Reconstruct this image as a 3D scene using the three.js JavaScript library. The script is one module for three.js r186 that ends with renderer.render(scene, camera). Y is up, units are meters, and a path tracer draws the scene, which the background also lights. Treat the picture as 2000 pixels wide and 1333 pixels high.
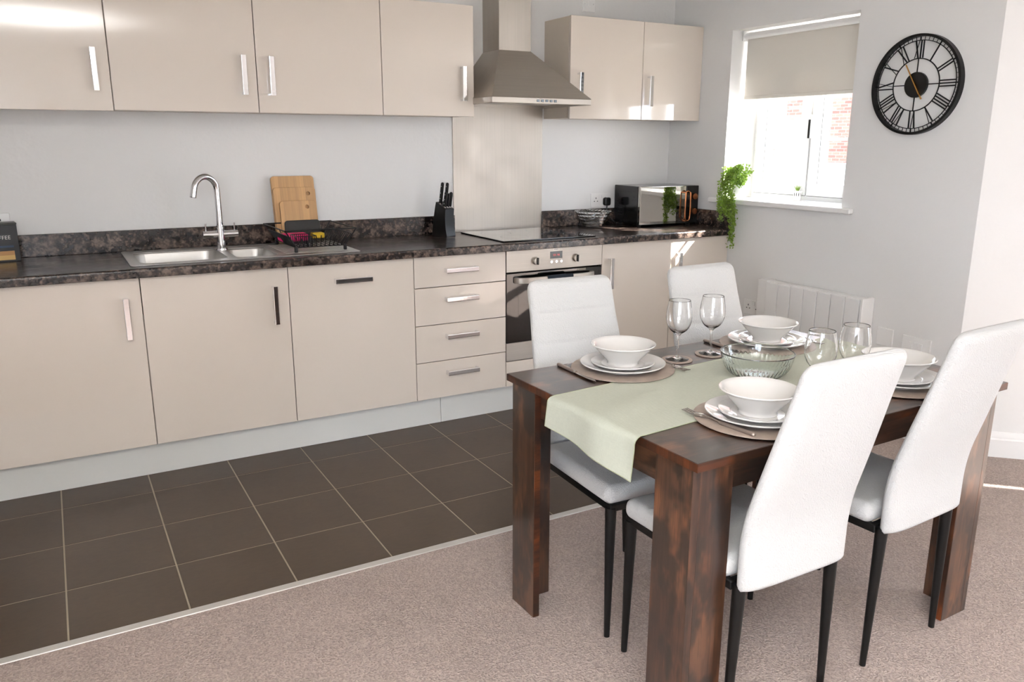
import * as THREE from 'three';
import { RoundedBoxGeometry } from 'three/addons/geometries/RoundedBoxGeometry.js';
import { mergeGeometries, mergeVertices, toCreasedNormals } from 'three/addons/utils/BufferGeometryUtils.js';

// ---------- camera, sky, sun, exposure ----------
const scene = new THREE.Scene();
const camera = new THREE.PerspectiveCamera(46.04, 2000 / 1333, 0.05, 200);
camera.position.set(-0.8734, 1.402, 4.1408);
camera.rotation.order = 'YXZ';
camera.rotation.set(THREE.MathUtils.degToRad(-13.847), THREE.MathUtils.degToRad(-29.53), THREE.MathUtils.degToRad(0.068));
const renderer = new THREE.WebGLRenderer({ antialias: true });
renderer.toneMapping = THREE.LinearToneMapping;
renderer.toneMappingExposure = 1.76;
renderer.shadowMap.enabled = true;
scene.background = new THREE.Color().setRGB(6.9, 7.7, 9.0);
const sun = new THREE.DirectionalLight(new THREE.Color(1.0, 0.97, 0.92), 22);
sun.position.set(12, 12, 11.9); sun.target.position.set(0, 0, 0);
sun.castShadow = true; sun.shadow.mapSize.set(4096, 4096);
Object.assign(sun.shadow.camera, { left: -9, right: 9, top: 9, bottom: -9, near: 1, far: 50 });
scene.add(sun, sun.target);

// ---------- helpers ----------
const V3 = THREE.Vector3, PI = Math.PI;
let seed = 12345;
const rnd = () => { seed = (seed * 1664525 + 1013904223) >>> 0; return seed / 4294967296; };
const rr = (a, b) => a + (b - a) * rnd();
const taken = {};
const numbered = n => { const k = taken[n] = (taken[n] ?? -1) + 1; return k ? n + '_' + String(k).padStart(3, '0') : n; };
function mesh(name, geo, mat, parent) {
  const m = new THREE.Mesh(Array.isArray(geo) ? join(geo) : geo, mat);
  m.name = parent === scene ? numbered(name) : name; m.castShadow = m.receiveShadow = true;
  parent.add(m); return m;
}
function join(list) {
  return mergeGeometries(list.map(g => {
    g = g.index ? g.toNonIndexed() : g.clone();
    for (const k of Object.keys(g.attributes)) if (!['position', 'normal', 'uv'].includes(k)) g.deleteAttribute(k);
    if (!g.attributes.uv) g.setAttribute('uv', new THREE.BufferAttribute(new Float32Array(g.attributes.position.count * 2), 2));
    return g;
  }));
}
function thing(name, label, category, pos = [0, 0, 0], turn = 0, group) {
  const o = new THREE.Group(); o.name = numbered(name); o.position.set(...pos); o.rotation.y = turn;
  o.userData = { label, category }; if (group) o.userData.group = group; scene.add(o); return o;
}
const tag = (o, label, category, group) => { o.userData = { label, category }; if (group) o.userData.group = group; return o; };
function struct(name, geo, mat, label) {
  const m = mesh(name, geo, mat, scene); m.userData = { kind: 'structure', label, category: name.split('_')[0] }; return m;
}
function copyOf(root, pos, turn, label, group) {
  const c = root.clone(); c.name = numbered(root.name.replace(/_\d{3}$/, '')); c.position.set(...pos); c.rotation.y = turn;
  c.userData = { label, category: root.userData.category }; if (group) c.userData.group = group; scene.add(c); return c;
}
// uv in metres from position, by the dominant direction of each face; "along" = axis that becomes u
function uvm(geo, along = 'x', off = [0, 0], sc = 1) {
  const g = geo.index ? geo.toNonIndexed() : geo, p = g.attributes.position, uv = new Float32Array(p.count * 2);
  const a = new V3(), b = new V3(), c = new V3();
  for (let i = 0; i < p.count; i += 3) {
    a.fromBufferAttribute(p, i); b.fromBufferAttribute(p, i + 1); c.fromBufferAttribute(p, i + 2);
    const n = b.clone().sub(a).cross(c.clone().sub(a)), m = [Math.abs(n.x), Math.abs(n.y), Math.abs(n.z)];
    const k = m[0] >= m[1] && m[0] >= m[2] ? 'x' : m[1] >= m[2] ? 'y' : 'z';
    let ax = ['x', 'y', 'z'].filter(q => q !== k);
    if (ax[1] === along) ax = [ax[1], ax[0]];
    [a, b, c].forEach((v, j) => { uv[(i + j) * 2] = (v[ax[0]] + off[0]) / sc; uv[(i + j) * 2 + 1] = (v[ax[1]] + off[1]) / sc; });
  }
  g.setAttribute('uv', new THREE.BufferAttribute(uv, 2)); return g;
}
const box = (x0, x1, y0, y1, z0, z1) => uvm(new THREE.BoxGeometry(x1 - x0, y1 - y0, z1 - z0).translate((x0 + x1) / 2, (y0 + y1) / 2, (z0 + z1) / 2));
const rbox = (x0, x1, y0, y1, z0, z1, r = 0.002, s = 2) => {
  const w = x1 - x0, h = y1 - y0, d = z1 - z0;
  return uvm(new RoundedBoxGeometry(w, h, d, s, Math.min(r, w / 2.01, h / 2.01, d / 2.01)).translate((x0 + x1) / 2, (y0 + y1) / 2, (z0 + z1) / 2));
};
const cyl = (r0, r1, h, x, y, z, seg = 24) => new THREE.CylinderGeometry(r1, r0, h, seg).translate(x, y + h / 2, z);
const tube = (pts, r, seg = 24, rad = 8, closed = false) => new THREE.TubeGeometry(new THREE.CatmullRomCurve3(pts.map(p => new V3(...p)), closed, 'catmullrom', 0.5), seg, r, rad, closed);
function rod(a, b, r, r2 = r, seg = 10) {
  const A = new V3(...a), B = new V3(...b), d = B.clone().sub(A);
  const g = new THREE.CylinderGeometry(r2, r, d.length(), seg);
  g.applyQuaternion(new THREE.Quaternion().setFromUnitVectors(new V3(0, 1, 0), d.clone().normalize()));
  return g.translate(...A.add(B).multiplyScalar(0.5).toArray());
}
const lathe = (pts, seg = 48) => new THREE.LatheGeometry(pts.map(p => new THREE.Vector2(p[0], p[1])), seg);
function smoothPts(pts, n = 40) {
  const c = new THREE.SplineCurve(pts.map(p => new THREE.Vector2(p[0], p[1])));
  return c.getPoints(n).map(v => [Math.max(v.x, 0), v.y]);
}
// ---------- textures ----------
function hash(x, y, s) { let h = (x * 374761393 + y * 668265263 + s * 1274126177) | 0; h = Math.imul(h ^ (h >>> 13), 1274126177); return ((h ^ (h >>> 16)) >>> 0) / 4294967296; }
function vnoise(u, v, px, py, s) {     // tileable value noise, periods px, py
  const x = u * px, y = v * py, xi = Math.floor(x), yi = Math.floor(y), fx = x - xi, fy = y - yi;
  const w = (a, b) => hash(((a % px) + px) % px, ((b % py) + py) % py, s), sx = fx * fx * (3 - 2 * fx), sy = fy * fy * (3 - 2 * fy);
  const t = w(xi, yi) + (w(xi + 1, yi) - w(xi, yi)) * sx, b = w(xi, yi + 1) + (w(xi + 1, yi + 1) - w(xi, yi + 1)) * sx;
  return t + (b - t) * sy;
}
function fbm(u, v, px, py, oct, s) { let a = 0, n = 0, k = 1; for (let i = 0; i < oct; i++) { a += vnoise(u, v, px << i, py << i, s + i) * k; n += k; k *= 0.55; } return a / n; }
function tex(size, fn, srgb = true, rep = [1, 1], h = size) {
  const d = new Uint8Array(size * h * 4);
  for (let j = 0; j < h; j++) for (let i = 0; i < size; i++) {
    const c = fn(i / size, j / h), k = (j * size + i) * 4;
    for (let q = 0; q < 3; q++) d[k + q] = Math.max(0, Math.min(255, Array.isArray(c) ? c[q] : c * 255)); d[k + 3] = 255;
  }
  const t = new THREE.DataTexture(d, size, h); t.wrapS = t.wrapT = THREE.RepeatWrapping; t.magFilter = THREE.LinearFilter; t.minFilter = THREE.LinearMipmapLinearFilter;
  t.generateMipmaps = true; if (srgb) t.colorSpace = THREE.SRGBColorSpace; t.repeat.set(...rep); t.needsUpdate = true; return t;
}
const mix3 = (a, b, t) => a.map((x, i) => x + (b[i] - x) * t), clamp = (x, a = 0, b = 1) => Math.min(b, Math.max(a, x)), step = (a, b, x) => { const t = clamp((x - a) / (b - a)); return t * t * (3 - 2 * t); };
const std = o => new THREE.MeshStandardMaterial(o), phy = o => new THREE.MeshPhysicalMaterial(o);

const texWorktop = tex(1024, (u, v) => {
  const a = fbm(u, v, 14, 14, 4, 3), b = fbm(u, v, 40, 40, 3, 9), c = fbm(u, v, 110, 110, 2, 17);
  let k = mix3([34, 27, 25], [112, 96, 86], step(0.38, 0.72, a * 0.45 + b * 0.4 + c * 0.15));
  k = mix3(k, [22, 17, 16], step(0.55, 0.75, fbm(u, v, 30, 30, 3, 31)) * 0.75);
  return mix3(k, [140, 118, 104], step(0.62, 0.8, fbm(u, v, 60, 60, 2, 47)) * 0.5);
}, true, [1 / 0.7, 1 / 0.7]);
const texWood = tex(1024, (u, v) => {   // u along the grain
  const patch = fbm(u, v, 4, 5, 4, 5), streak = fbm(u, v, 3, 40, 4, 21), fine = fbm(u, v, 12, 170, 2, 33), knot = fbm(u, v, 7, 9, 4, 61), rust = fbm(u, v, 6, 14, 4, 83);
  let k = mix3([54, 35, 26], [100, 66, 45], clamp(step(0.32, 0.68, patch) * 0.65 + step(0.35, 0.7, streak) * 0.45 - 0.08));
  k = mix3(k, [136, 84, 52], step(0.5, 0.72, rust) * 0.5);
  k = mix3(k, [33, 25, 21], step(0.48, 0.68, knot) * 0.75);
  return mix3(k, [26, 16, 12], step(0.5, 0.8, fine) * 0.22);
}, true, [1 / 0.8, 1 / 0.55]);
const texCarpet = tex(1024, (u, v) => {
  const n = fbm(u, v, 190, 190, 2, 3), l = fbm(u, v, 5, 5, 3, 15), t = 0.84 + 0.30 * n + 0.07 * (l - 0.5);
  return [175 * t, 158 * t, 149 * t];
}, true, [1 / 0.8, 1 / 0.8]);
const bumpCarpet = tex(1024, (u, v) => fbm(u, v, 190, 190, 2, 3), false, [1 / 0.8, 1 / 0.8]);
const bumpBoucle = tex(512, (u, v) => 0.6 * fbm(u, v, 46, 46, 2, 71) + 0.4 * fbm(u, v, 100, 100, 1, 77), false, [1 / 0.16, 1 / 0.16]);
const texTile = tex(512, (u, v) => {
  const a = fbm(u, v, 4, 4, 4, 13), b = fbm(u, v, 40, 90, 2, 23), t = 0.88 + 0.16 * a + 0.10 * b;
  return [79 * t, 65 * t, 52 * t];
}, true, [1 / 0.7, 1 / 0.7]);
const texSteel = tex(512, (u, v) => { const t = 0.96 + 0.05 * fbm(u, v, 2, 180, 2, 5); return [208 * t, 204 * t, 198 * t]; }, true, [1 / 0.5, 1 / 0.35]);
const roughSteel = tex(512, (u, v) => 0.85 + 0.08 * fbm(u, v, 3, 90, 2, 8) + 0.3 * (fbm(u, v, 5, 4, 4, 18) - 0.5), false, [1 / 0.5, 1 / 0.35]);
const texLinen = tex(512, (u, v) => { const t = 0.98 + 0.02 * fbm(u, v, 160, 40, 1, 2) + 0.02 * fbm(u, v, 40, 160, 1, 4); return [186 * t, 188 * t, 172 * t]; }, true, [1 / 0.3, 1 / 0.3]);
const bumpLinen = tex(512, (u, v) => 0.5 * fbm(u, v, 160, 20, 1, 2) + 0.5 * fbm(u, v, 20, 160, 1, 4), false, [1 / 0.3, 1 / 0.3]);
const texBamboo = tex(512, (u, v) => {
  const strip = Math.floor(v * 14), s = hash(strip, 3, 7), t = 0.92 + 0.10 * s + 0.10 * (fbm(u, v, 3, 130, 2, 12) - 0.5);
  return [211 * t, 167 * t, 116 * t];
}, true, [1 / 0.4, 1 / 0.25]);
const texMat = tex(256, (u, v) => { const t = 0.90 + 0.2 * fbm(u, v, 10, 10, 4, 6); return [165 * t, 149 * t, 136 * t]; }, true, [1 / 0.3, 1 / 0.3]);
const bumpWall = tex(512, (u, v) => fbm(u, v, 60, 60, 3, 4), false, [1 / 1.2, 1 / 1.2]);
const texBrick = tex(512, (u, v) => {
  const row = Math.floor(v * 12), x = u * 4 + (row % 2) * 0.5, col = Math.floor(x), fx = x - col, fy = v * 12 - row;
  if (fx < 0.05 || fy < 0.14) return [146, 112, 100];
  const t = 0.75 + 0.45 * hash(((col % 4) + 4) % 4, row, 3); return [138 * t, 74 * t, 62 * t];
}, true, [1 / 0.9, 1 / 0.9]);

// ---------- materials ----------
const M = {
  wall: std({ color: '#e8e6e3', roughness: 0.85, bumpMap: bumpWall, bumpScale: 0.0006 }),
  ceiling: std({ color: '#f0efec', roughness: 0.9 }),
  trim: phy({ color: '#efedea', roughness: 0.35 }),
  upvc: phy({ color: '#f2f2f1', roughness: 0.25 }),
  cream: phy({ color: '#ddd1c4', roughness: 0.07, clearcoat: 0.6, clearcoatRoughness: 0.03 }),
  carcass: std({ color: '#d3c7b7', roughness: 0.5 }),
  dark: std({ color: '#2b2623', roughness: 0.8 }),
  plinth: phy({ color: '#d8d7d2', roughness: 0.4 }),
  worktop: phy({ map: texWorktop, roughness: 0.22 }),
  tile: phy({ map: texTile, roughness: 0.42 }),
  grout: std({ color: '#ab9f8c', roughness: 0.9 }),
  carpet: std({ map: texCarpet, roughness: 1, bumpMap: bumpCarpet, bumpScale: 0.004 }),
  alu: std({ color: '#d9d6d0', metalness: 0.6, roughness: 0.45 }),
  chrome: std({ color: '#e8e8ea', metalness: 1, roughness: 0.06 }),
  steel: std({ map: texSteel, color: '#e8e4df', metalness: 1, roughness: 0.52, roughnessMap: roughSteel }),
  sinksteel: std({ color: '#c9c7c3', metalness: 1, roughness: 0.4 }),
  cutlery: std({ color: '#cfc9c4', metalness: 1, roughness: 0.2 }),
  cutleryhandle: std({ color: '#a89a90', metalness: 0.8, roughness: 0.38 }),
  hoodsteel: std({ map: texSteel, color: '#ebe7e2', metalness: 1, roughness: 0.45 }),
  blackglass: phy({ color: '#08090a', roughness: 0.04, clearcoat: 1, clearcoatRoughness: 0.02 }),
  hobglass: phy({ color: '#0b0b0c', roughness: 0.05, clearcoat: 1, clearcoatRoughness: 0.02 }),
  mirror: std({ color: '#b9b4ad', metalness: 1, roughness: 0.03 }),
  black: phy({ color: '#0d0d0e', roughness: 0.35 }),
  blackgloss: phy({ color: '#0b0b0c', roughness: 0.12 }),
  blackmetal: std({ color: '#101010', roughness: 0.42, metalness: 0.3 }),
  copper: std({ color: '#c98258', metalness: 1, roughness: 0.16 }),
  gold: std({ color: '#c79a5a', metalness: 1, roughness: 0.25 }),
  white: phy({ color: '#f0eeeb', roughness: 0.3 }),
  china: phy({ color: '#dad6d1', roughness: 0.1, clearcoat: 0.5, clearcoatRoughness: 0.05 }),
  wood: phy({ map: texWood, roughness: 0.3, clearcoat: 0.8, clearcoatRoughness: 0.22 }),
  edge: phy({ map: texWood, color: '#ffd2a8', roughness: 0.4 }),
  boucle: phy({ color: '#c9c7c4', roughness: 1, bumpMap: bumpBoucle, bumpScale: 0.0016, }),
  linen: phy({ map: texLinen, roughness: 0.95, bumpMap: bumpLinen, bumpScale: 0.0004, side: THREE.DoubleSide }),
  bamboo: std({ map: texBamboo, roughness: 0.55 }),
  mat: phy({ map: texMat, roughness: 0.5 }),
  matback: std({ color: '#6f6259', roughness: 0.7 }),
  glass: phy({ color: '#ffffff', roughness: 0, transmission: 1, ior: 1.5, thickness: 0.01 }),
  greenglass: phy({ color: '#fbfffe', roughness: 0, transmission: 1, ior: 1.5, thickness: 0.01, attenuationColor: new THREE.Color('#a5d8cc'), attenuationDistance: 1.6 }),
  pane: phy({ color: '#ffffff', roughness: 0, transmission: 1, ior: 1.45, thickness: 0 }),
  blind: phy({ color: '#e6e0d6', roughness: 1, transmission: 0.08, thickness: 0, side: THREE.DoubleSide }),
  curtain: phy({ color: '#dcd6cb', roughness: 1, transmission: 0.3, thickness: 0, side: THREE.DoubleSide }),
  leaf: phy({ color: '#94b440', roughness: 0.6, transmission: 0.4, thickness: 0, side: THREE.DoubleSide }),
  stem: std({ color: '#5b7a2c', roughness: 0.8 }),
  brick: std({ map: texBrick, roughness: 0.9 }),
  paving: std({ color: '#b9b3aa', roughness: 0.95 }),
  pink: phy({ color: '#f0257a', roughness: 0.6 }),
  yellow: std({ color: '#e8c23a', roughness: 0.9 }),
};

// ---------- room ----------
const XR = 2.632, XL = -1.83, H = 2.4, ZF = 6.5, XB = 4.3, CZ = 2.068;
struct('wall_back', box(XL - 0.3, XR + 0.3, -0.1, H + 0.1, -0.25, 0), M.wall, 'white kitchen wall behind the worktop and cupboards');
{ // left wall with a wide window behind the camera
  const a = 4.25, b = 6.3, y0 = 0.75, y1 = 2.2, x = XL - 0.18;
  struct('wall_left', [box(XL - 0.3, XL, -0.1, H + 0.1, 0, a), box(XL - 0.3, XL, -0.1, y0, a, b), box(XL - 0.3, XL, y1, H + 0.1, a, b), box(XL - 0.3, XL, -0.1, H + 0.1, b, ZF)], M.wall, 'white wall at the left end of the kitchen run');
  const w = struct('window_4', [box(x, x + 0.06, y0, y0 + 0.06, a, b), box(x, x + 0.06, y1 - 0.06, y1, a, b), ...[a, (a + b) / 2 - 0.03, b - 0.06].map(z => box(x, x + 0.06, y0 + 0.06, y1 - 0.06, z, z + 0.06))], M.upvc, 'white window in the left wall behind the camera');
  for (const z of [a + 0.06, (a + b) / 2 + 0.03]) mesh('pane', box(x + 0.025, x + 0.029, y0 + 0.06, y1 - 0.06, z, z + (b - a) / 2 - 0.09), M.pane, w);
}
{ // front wall behind the camera: a tall window at its left end
  const wins = [[XL + 0.05, -1.3, 0.9, 2.25, 'window_2', 'white window in the wall behind the camera']], g = []; let x = XL - 0.3;
  for (const [x0, x1, y0, y1] of wins) { g.push(box(x, x0, -0.1, H + 0.1, ZF, ZF + 0.3), box(x0, x1, -0.1, y0, ZF, ZF + 0.3), box(x0, x1, y1, H + 0.1, ZF, ZF + 0.3)); x = x1; }
  g.push(box(x, XB + 0.3, -0.1, H + 0.1, ZF, ZF + 0.3)); struct('wall_front', g, M.wall, 'white wall behind the camera');
  for (const [x0, x1, y0, y1, name, label] of wins) {
    const a = ZF + 0.13, b = ZF + 0.19, n = Math.max(1, Math.round((x1 - x0) / 1.2)), f = [box(x0, x1, y0, y0 + 0.06, a, b), box(x0, x1, y1 - 0.06, y1, a, b)]; for (let i = 0; i <= n; i++) { const c = x0 + 0.03 + (x1 - x0 - 0.06) * i / n; f.push(box(c - 0.03, c + 0.03, y0 + 0.06, y1 - 0.06, a, b)); }
    const w = struct(name, f, M.upvc, label);
    for (let i = 0; i < n; i++) mesh('pane', box(x0 + 0.06 + (x1 - x0 - 0.06) * i / n, x0 + (x1 - x0 - 0.06) * (i + 1) / n, y0 + 0.06, y1 - 0.06, a + 0.025, a + 0.029), M.pane, w);
  }
}
// right wall with the kitchen window
const W = { z0: 0.512, z1: 1.363, y0: 1.085, y1: 2.03 };
struct('wall_right', [box(XR, XR + 0.34, -0.1, W.y0 - 0.03, 0, CZ), box(XR, XR + 0.34, W.y1, H + 0.1, 0, CZ), box(XR, XR + 0.34, W.y0 - 0.03, W.y1, 0, W.z0), box(XR, XR + 0.34, W.y0 - 0.03, W.y1, W.z1, CZ)], M.wall, 'white wall with the small window and the clock');
// angled wall of the bay, then the end wall with the glazed doors
const L45 = (XB - XR) * Math.SQRT2;
const placed45 = g => g.rotateY(-PI / 4).translate(XR, 0, CZ);
struct('wall_bay', placed45(box(0, L45 + 0.05, -0.1, H + 0.1, -0.3, 0)), M.wall, 'angled white wall at the right edge, past the clock');
const D = { z0: 4.245, z1: 6.0, y1: 2.25 };
struct('wall_end', [box(XB, XB + 0.3, -0.1, H + 0.1, 3.6, D.z0), box(XB, XB + 0.3, D.y1, H + 0.1, D.z0, D.z1), box(XB, XB + 0.3, -0.1, H + 0.1, D.z1, ZF + 0.3)], M.wall, 'white wall of the bay around the glazed doors');
{ // ceiling follows the plan of the room
  const s = new THREE.Shape([[XL - 0.3, -0.25], [XR + 0.3, -0.25], [XR + 0.3, CZ - 0.12], [XB + 0.3, CZ - 0.12 + XB - XR], [XB + 0.3, ZF + 0.3], [XL - 0.3, ZF + 0.3]].map(p => new THREE.Vector2(p[0], -p[1])));
  struct('ceiling', uvm(new THREE.ExtrudeGeometry(s, { depth: 0.15, bevelEnabled: false }).rotateX(-PI / 2).translate(0, H, 0)), M.ceiling, 'white ceiling');
}
// floor: tiled kitchen strip and carpet
{
  const zt = 1.73, fl = struct('floor', box(XL, XR, -0.1, -0.0012, 0, zt), M.grout, 'brown tiled kitchen floor with pale grout lines');
  const zs = [0.4, 0.7345, 1.076, 1.417, zt + 0.004], s = 0.3319, x0 = -0.6474;
  for (let r = 0; r < 4; r++) for (let k = -4; k < 10; k++) {
    const a = Math.max(x0 + k * s + 0.0025, XL), b = Math.min(x0 + (k + 1) * s - 0.0025, XR); if (b - a < 0.02) continue;
    const g = rbox(a, b, -0.012, 0, zs[r] + 0.0022, zs[r + 1] - 0.0022, 0.0012, 1);
    uvm(g, 'x', [rr(0, 3), rr(0, 3)]); mesh('tile', g, M.tile, fl);
  }
  const shape = new THREE.Shape([[XL, zt + 0.03], [XR, zt + 0.03], [XR, CZ], [XB, CZ + XB - XR], [XB, ZF], [XL, ZF]].map(p => new THREE.Vector2(p[0], -p[1])));
  struct('floor_carpet', uvm(new THREE.ExtrudeGeometry(shape, { depth: 0.1, bevelEnabled: false }).rotateX(-PI / 2).translate(0, -0.098, 0)), M.carpet, 'pinkish beige loop pile carpet');
  struct('trim_1', rbox(XL, XR, -0.01, 0.005, zt, zt + 0.032, 0.003), M.alu, 'pale metal strip between tiles and carpet');
}
// baseboards
const skirt = L => { const s = new THREE.Shape([[0, 0], [0.018, 0], [0.018, 0.085], [0.012, 0.092], [0.013, 0.105], [0.006, 0.118], [0, 0.12]].map(p => new THREE.Vector2(...p))); return new THREE.ExtrudeGeometry(s, { depth: L, bevelEnabled: false }); };
struct('baseboard_bay', placed45(skirt(L45).rotateY(PI / 2).scale(1, 1, -1).translate(0, 0, 0)), M.trim, 'white skirting board along the angled wall');
scene.getObjectByName('baseboard_bay').geometry = toCreasedNormals((() => { // rebuilt as a plain sweep along the angled wall
  const prof = [[0, 0], [0.018, 0], [0.018, 0.085], [0.012, 0.092], [0.013, 0.105], [0.006, 0.118], [0, 0.12]], pos = [], d = Math.SQRT1_2;
  const P = (s, q) => [XR + s * d - q[0] * d, q[1], CZ + s * d + q[0] * d];
  for (let i = 0; i + 1 < prof.length; i++) { const a = P(-0.008, prof[i]), b = P(L45, prof[i]), c = P(L45, prof[i + 1]), e = P(-0.008, prof[i + 1]); pos.push(...a, ...b, ...c, ...a, ...c, ...e); }
  const g = new THREE.BufferGeometry(); g.setAttribute('position', new THREE.Float32BufferAttribute(pos, 3)); g.computeVertexNormals(); return uvm(g);
})(), 0.6);
struct('baseboard_right', [box(XR - 0.018, XR, 0, 0.09, 0.62, CZ), box(XR - 0.012, XR, 0.09, 0.12, 0.62, CZ)], M.trim, 'white skirting board under the radiator');

// ---------- kitchen window ----------
{
  const fx = XR + 0.235, fo = fx + 0.07, zm = 0.937;
  // hollow rectangle of bars that meet without overlapping
  const ringBars = (x0, x1, y0, y1, z0, z1, t) => [box(x0, x1, y0, y0 + t, z0, z1), box(x0, x1, y1 - t, y1, z0, z1), box(x0, x1, y0 + t, y1 - t, z0, z0 + t), box(x0, x1, y0 + t, y1 - t, z1 - t, z1)];
  const w = struct('window_1', [...ringBars(fx, fo, W.y0, W.y1, W.z0, W.z1, 0.045), box(fx, fo, W.y0 + 0.045, W.y1 - 0.045, zm - 0.025, zm + 0.025)], M.upvc, 'small white double window with glazing bars above the worktop end');
  const seal = std({ color: '#3a3a3a', roughness: 0.8 });
  for (const [z0, z1, bars] of [[W.z0 + 0.03, zm - 0.006, true], [zm + 0.006, W.z1 - 0.03, false]]) {
    const y0 = W.y0 + 0.03, y1 = W.y1 - 0.03, t = 0.066, xs = fx - 0.016, sash = mesh('sash', ringBars(xs, fx - 0.001, y0, y1, z0, z1, t), M.upvc, w);
    mesh('pane', box(fx + 0.02, fx + 0.024, y0 + t - 0.03, y1 - t + 0.03, z0 + t - 0.03, z1 - t + 0.03), M.pane, sash);
    mesh('seal', [box(xs + 0.002, xs + 0.004, y0 + t, y1 - t, z0 + t, z0 + t + 0.003), box(xs + 0.003, xs + 0.008, y0, y1, z0 - 0.003, z0 - 0.0005), box(xs + 0.003, xs + 0.008, y0 - 0.003, y0 - 0.0005, z0, z1)], seal, sash);
    mesh('glazing_bar', box(fx + 0.012, fx + 0.0195, 1.416, 1.434, z0 + t, z1 - t), M.upvc, sash);
    if (bars) mesh('glazing_bar', box(fx + 0.0115, fx + 0.0195, y0 + t, y1 - t, 0.692, 0.71), M.upvc, sash);
  }
  const hz = zm + 0.03, hx = fx - 0.0165;
  const h = mesh('handle', [rbox(hx - 0.012, hx, 1.51, 1.58, hz - 0.015, hz + 0.015, 0.004), rod([hx - 0.012, 1.545, hz], [hx - 0.034, 1.545, hz], 0.009), rbox(hx - 0.046, hx - 0.034, 1.43, 1.555, hz - 0.009, hz + 0.009, 0.005)], M.upvc, w);
  mesh('grip', rbox(hx - 0.051, hx - 0.0465, 1.43, 1.53, hz - 0.007, hz + 0.007, 0.002), M.blackmetal, h);
  struct('trim_2', [rbox(XR - 0.035, XR + 0.0, W.y0 - 0.03, W.y0, W.z0 - 0.09, W.z1 + 0.075, 0.008), box(XR, fx, W.y0 - 0.03, W.y0 - 0.0003, W.z0, W.z1)], M.trim, 'white window sill board with rounded front edge');
}
{ // roller blind
  const o = thing('roller_blind', 'cream roller blind half drawn over the small window', 'blind', [XR + 0.088, W.y1, 0]);
  mesh('tube', rod([0, -0.03, W.z0 + 0.02], [0, -0.03, W.z1 - 0.012], 0.018, 0.018, 20), M.white, o);
  mesh('fabric', box(0.016, 0.0172, -0.365, -0.03, W.z0 + 0.018, W.z1 - 0.018), M.blind, o);
  mesh('bottom_bar', rbox(0.011, 0.022, -0.38, -0.36, W.z0 + 0.018, W.z1 - 0.018, 0.004), M.blind, o);
  for (const z of [W.z0 + 0.008, W.z1 - 0.012]) mesh('bracket', rbox(-0.02, 0.025, -0.055, 0, z, z + 0.012, 0.003), M.white, o);
}
// ---------- glazed doors of the bay, curtain ----------
{
  const fx = XB + 0.15, bars = [[D.z0, D.z0 + 0.06], [5.15, 5.27], [D.z1 - 0.06, D.z1]];
  const d = struct('door_1', [...bars.map(([a, b]) => box(fx, fx + 0.07, 0.08, D.y1 - 0.04, a, b)), box(fx, fx + 0.07, 0, 0.08, D.z0, D.z1), box(fx, fx + 0.07, D.y1 - 0.04, D.y1, D.z0, D.z1)], M.upvc, 'white glazed garden doors in the bay');
  for (const [a, b] of [[D.z0 + 0.06, 5.15], [5.27, D.z1 - 0.06]]) mesh('pane', box(fx + 0.03, fx + 0.034, 0.08, D.y1 - 0.04, a, b), M.pane, d);
  struct('floor_threshold', box(XB, XB + 0.3, -0.1, 0, D.z0, D.z1), M.trim, 'white threshold of the garden doors');
  const c = thing('curtain', 'cream curtain gathered beside the garden doors', 'curtain', [XB - 0.1, 0, 0]);
  const n = 80, pos = [], idx = [];
  for (let i = 0; i <= n; i++) { const z = 4.185 + 0.285 * i / n, x = 0.03 * Math.sin(i / n * PI * 10); for (const y of [0.02, 2.28]) pos.push(x, y, z); }
  for (let i = 0; i < n; i++) idx.push(2 * i, 2 * i + 1, 2 * i + 2, 2 * i + 1, 2 * i + 3, 2 * i + 2);
  const g = new THREE.BufferGeometry(); g.setAttribute('position', new THREE.Float32BufferAttribute(pos, 3)); g.setIndex(idx); g.computeVertexNormals();
  mesh('drape', g, M.curtain, c);
  mesh('rail', rod([0, 2.3, 4.0], [0, 2.3, 5.4], 0.012), M.chrome, c);
}
{ // uplighter beside the camera, seen mirrored in the left wall cupboard; lights the ceiling
  const o = thing('floor_lamp', 'uplighter floor lamp behind the camera', 'lamp', [-0.8, 0.002, 4.42]);
  mesh('base', cyl(0.14, 0.13, 0.025, 0, 0, 0, 40), M.hoodsteel, o); mesh('pole', cyl(0.011, 0.011, 1.6, 0, 0.02, 0, 16), M.hoodsteel, o);
  mesh('bowl_shade', lathe([[0.012, 1.61], [0.05, 1.625], [0.1, 1.67], [0.125, 1.73], [0.121, 1.73], [0.096, 1.673], [0.048, 1.63], [0, 1.618]], 40), M.white, o);
  mesh('bulb', new THREE.SphereGeometry(0.035, 20, 14).translate(0, 1.70, 0), std({ color: '#ffffff', emissive: '#fff4e4', emissiveIntensity: 6 }), o);
  const l = new THREE.SpotLight(new THREE.Color(1.0, 0.99, 0.985), 19, 0, 1.15, 0.5, 2); l.name = 'lamp_light'; l.position.set(0, 1.76, 0); l.target.position.set(0, 3, 0); l.castShadow = true; l.shadow.radius = 3; o.add(l, l.target);
}
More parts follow.
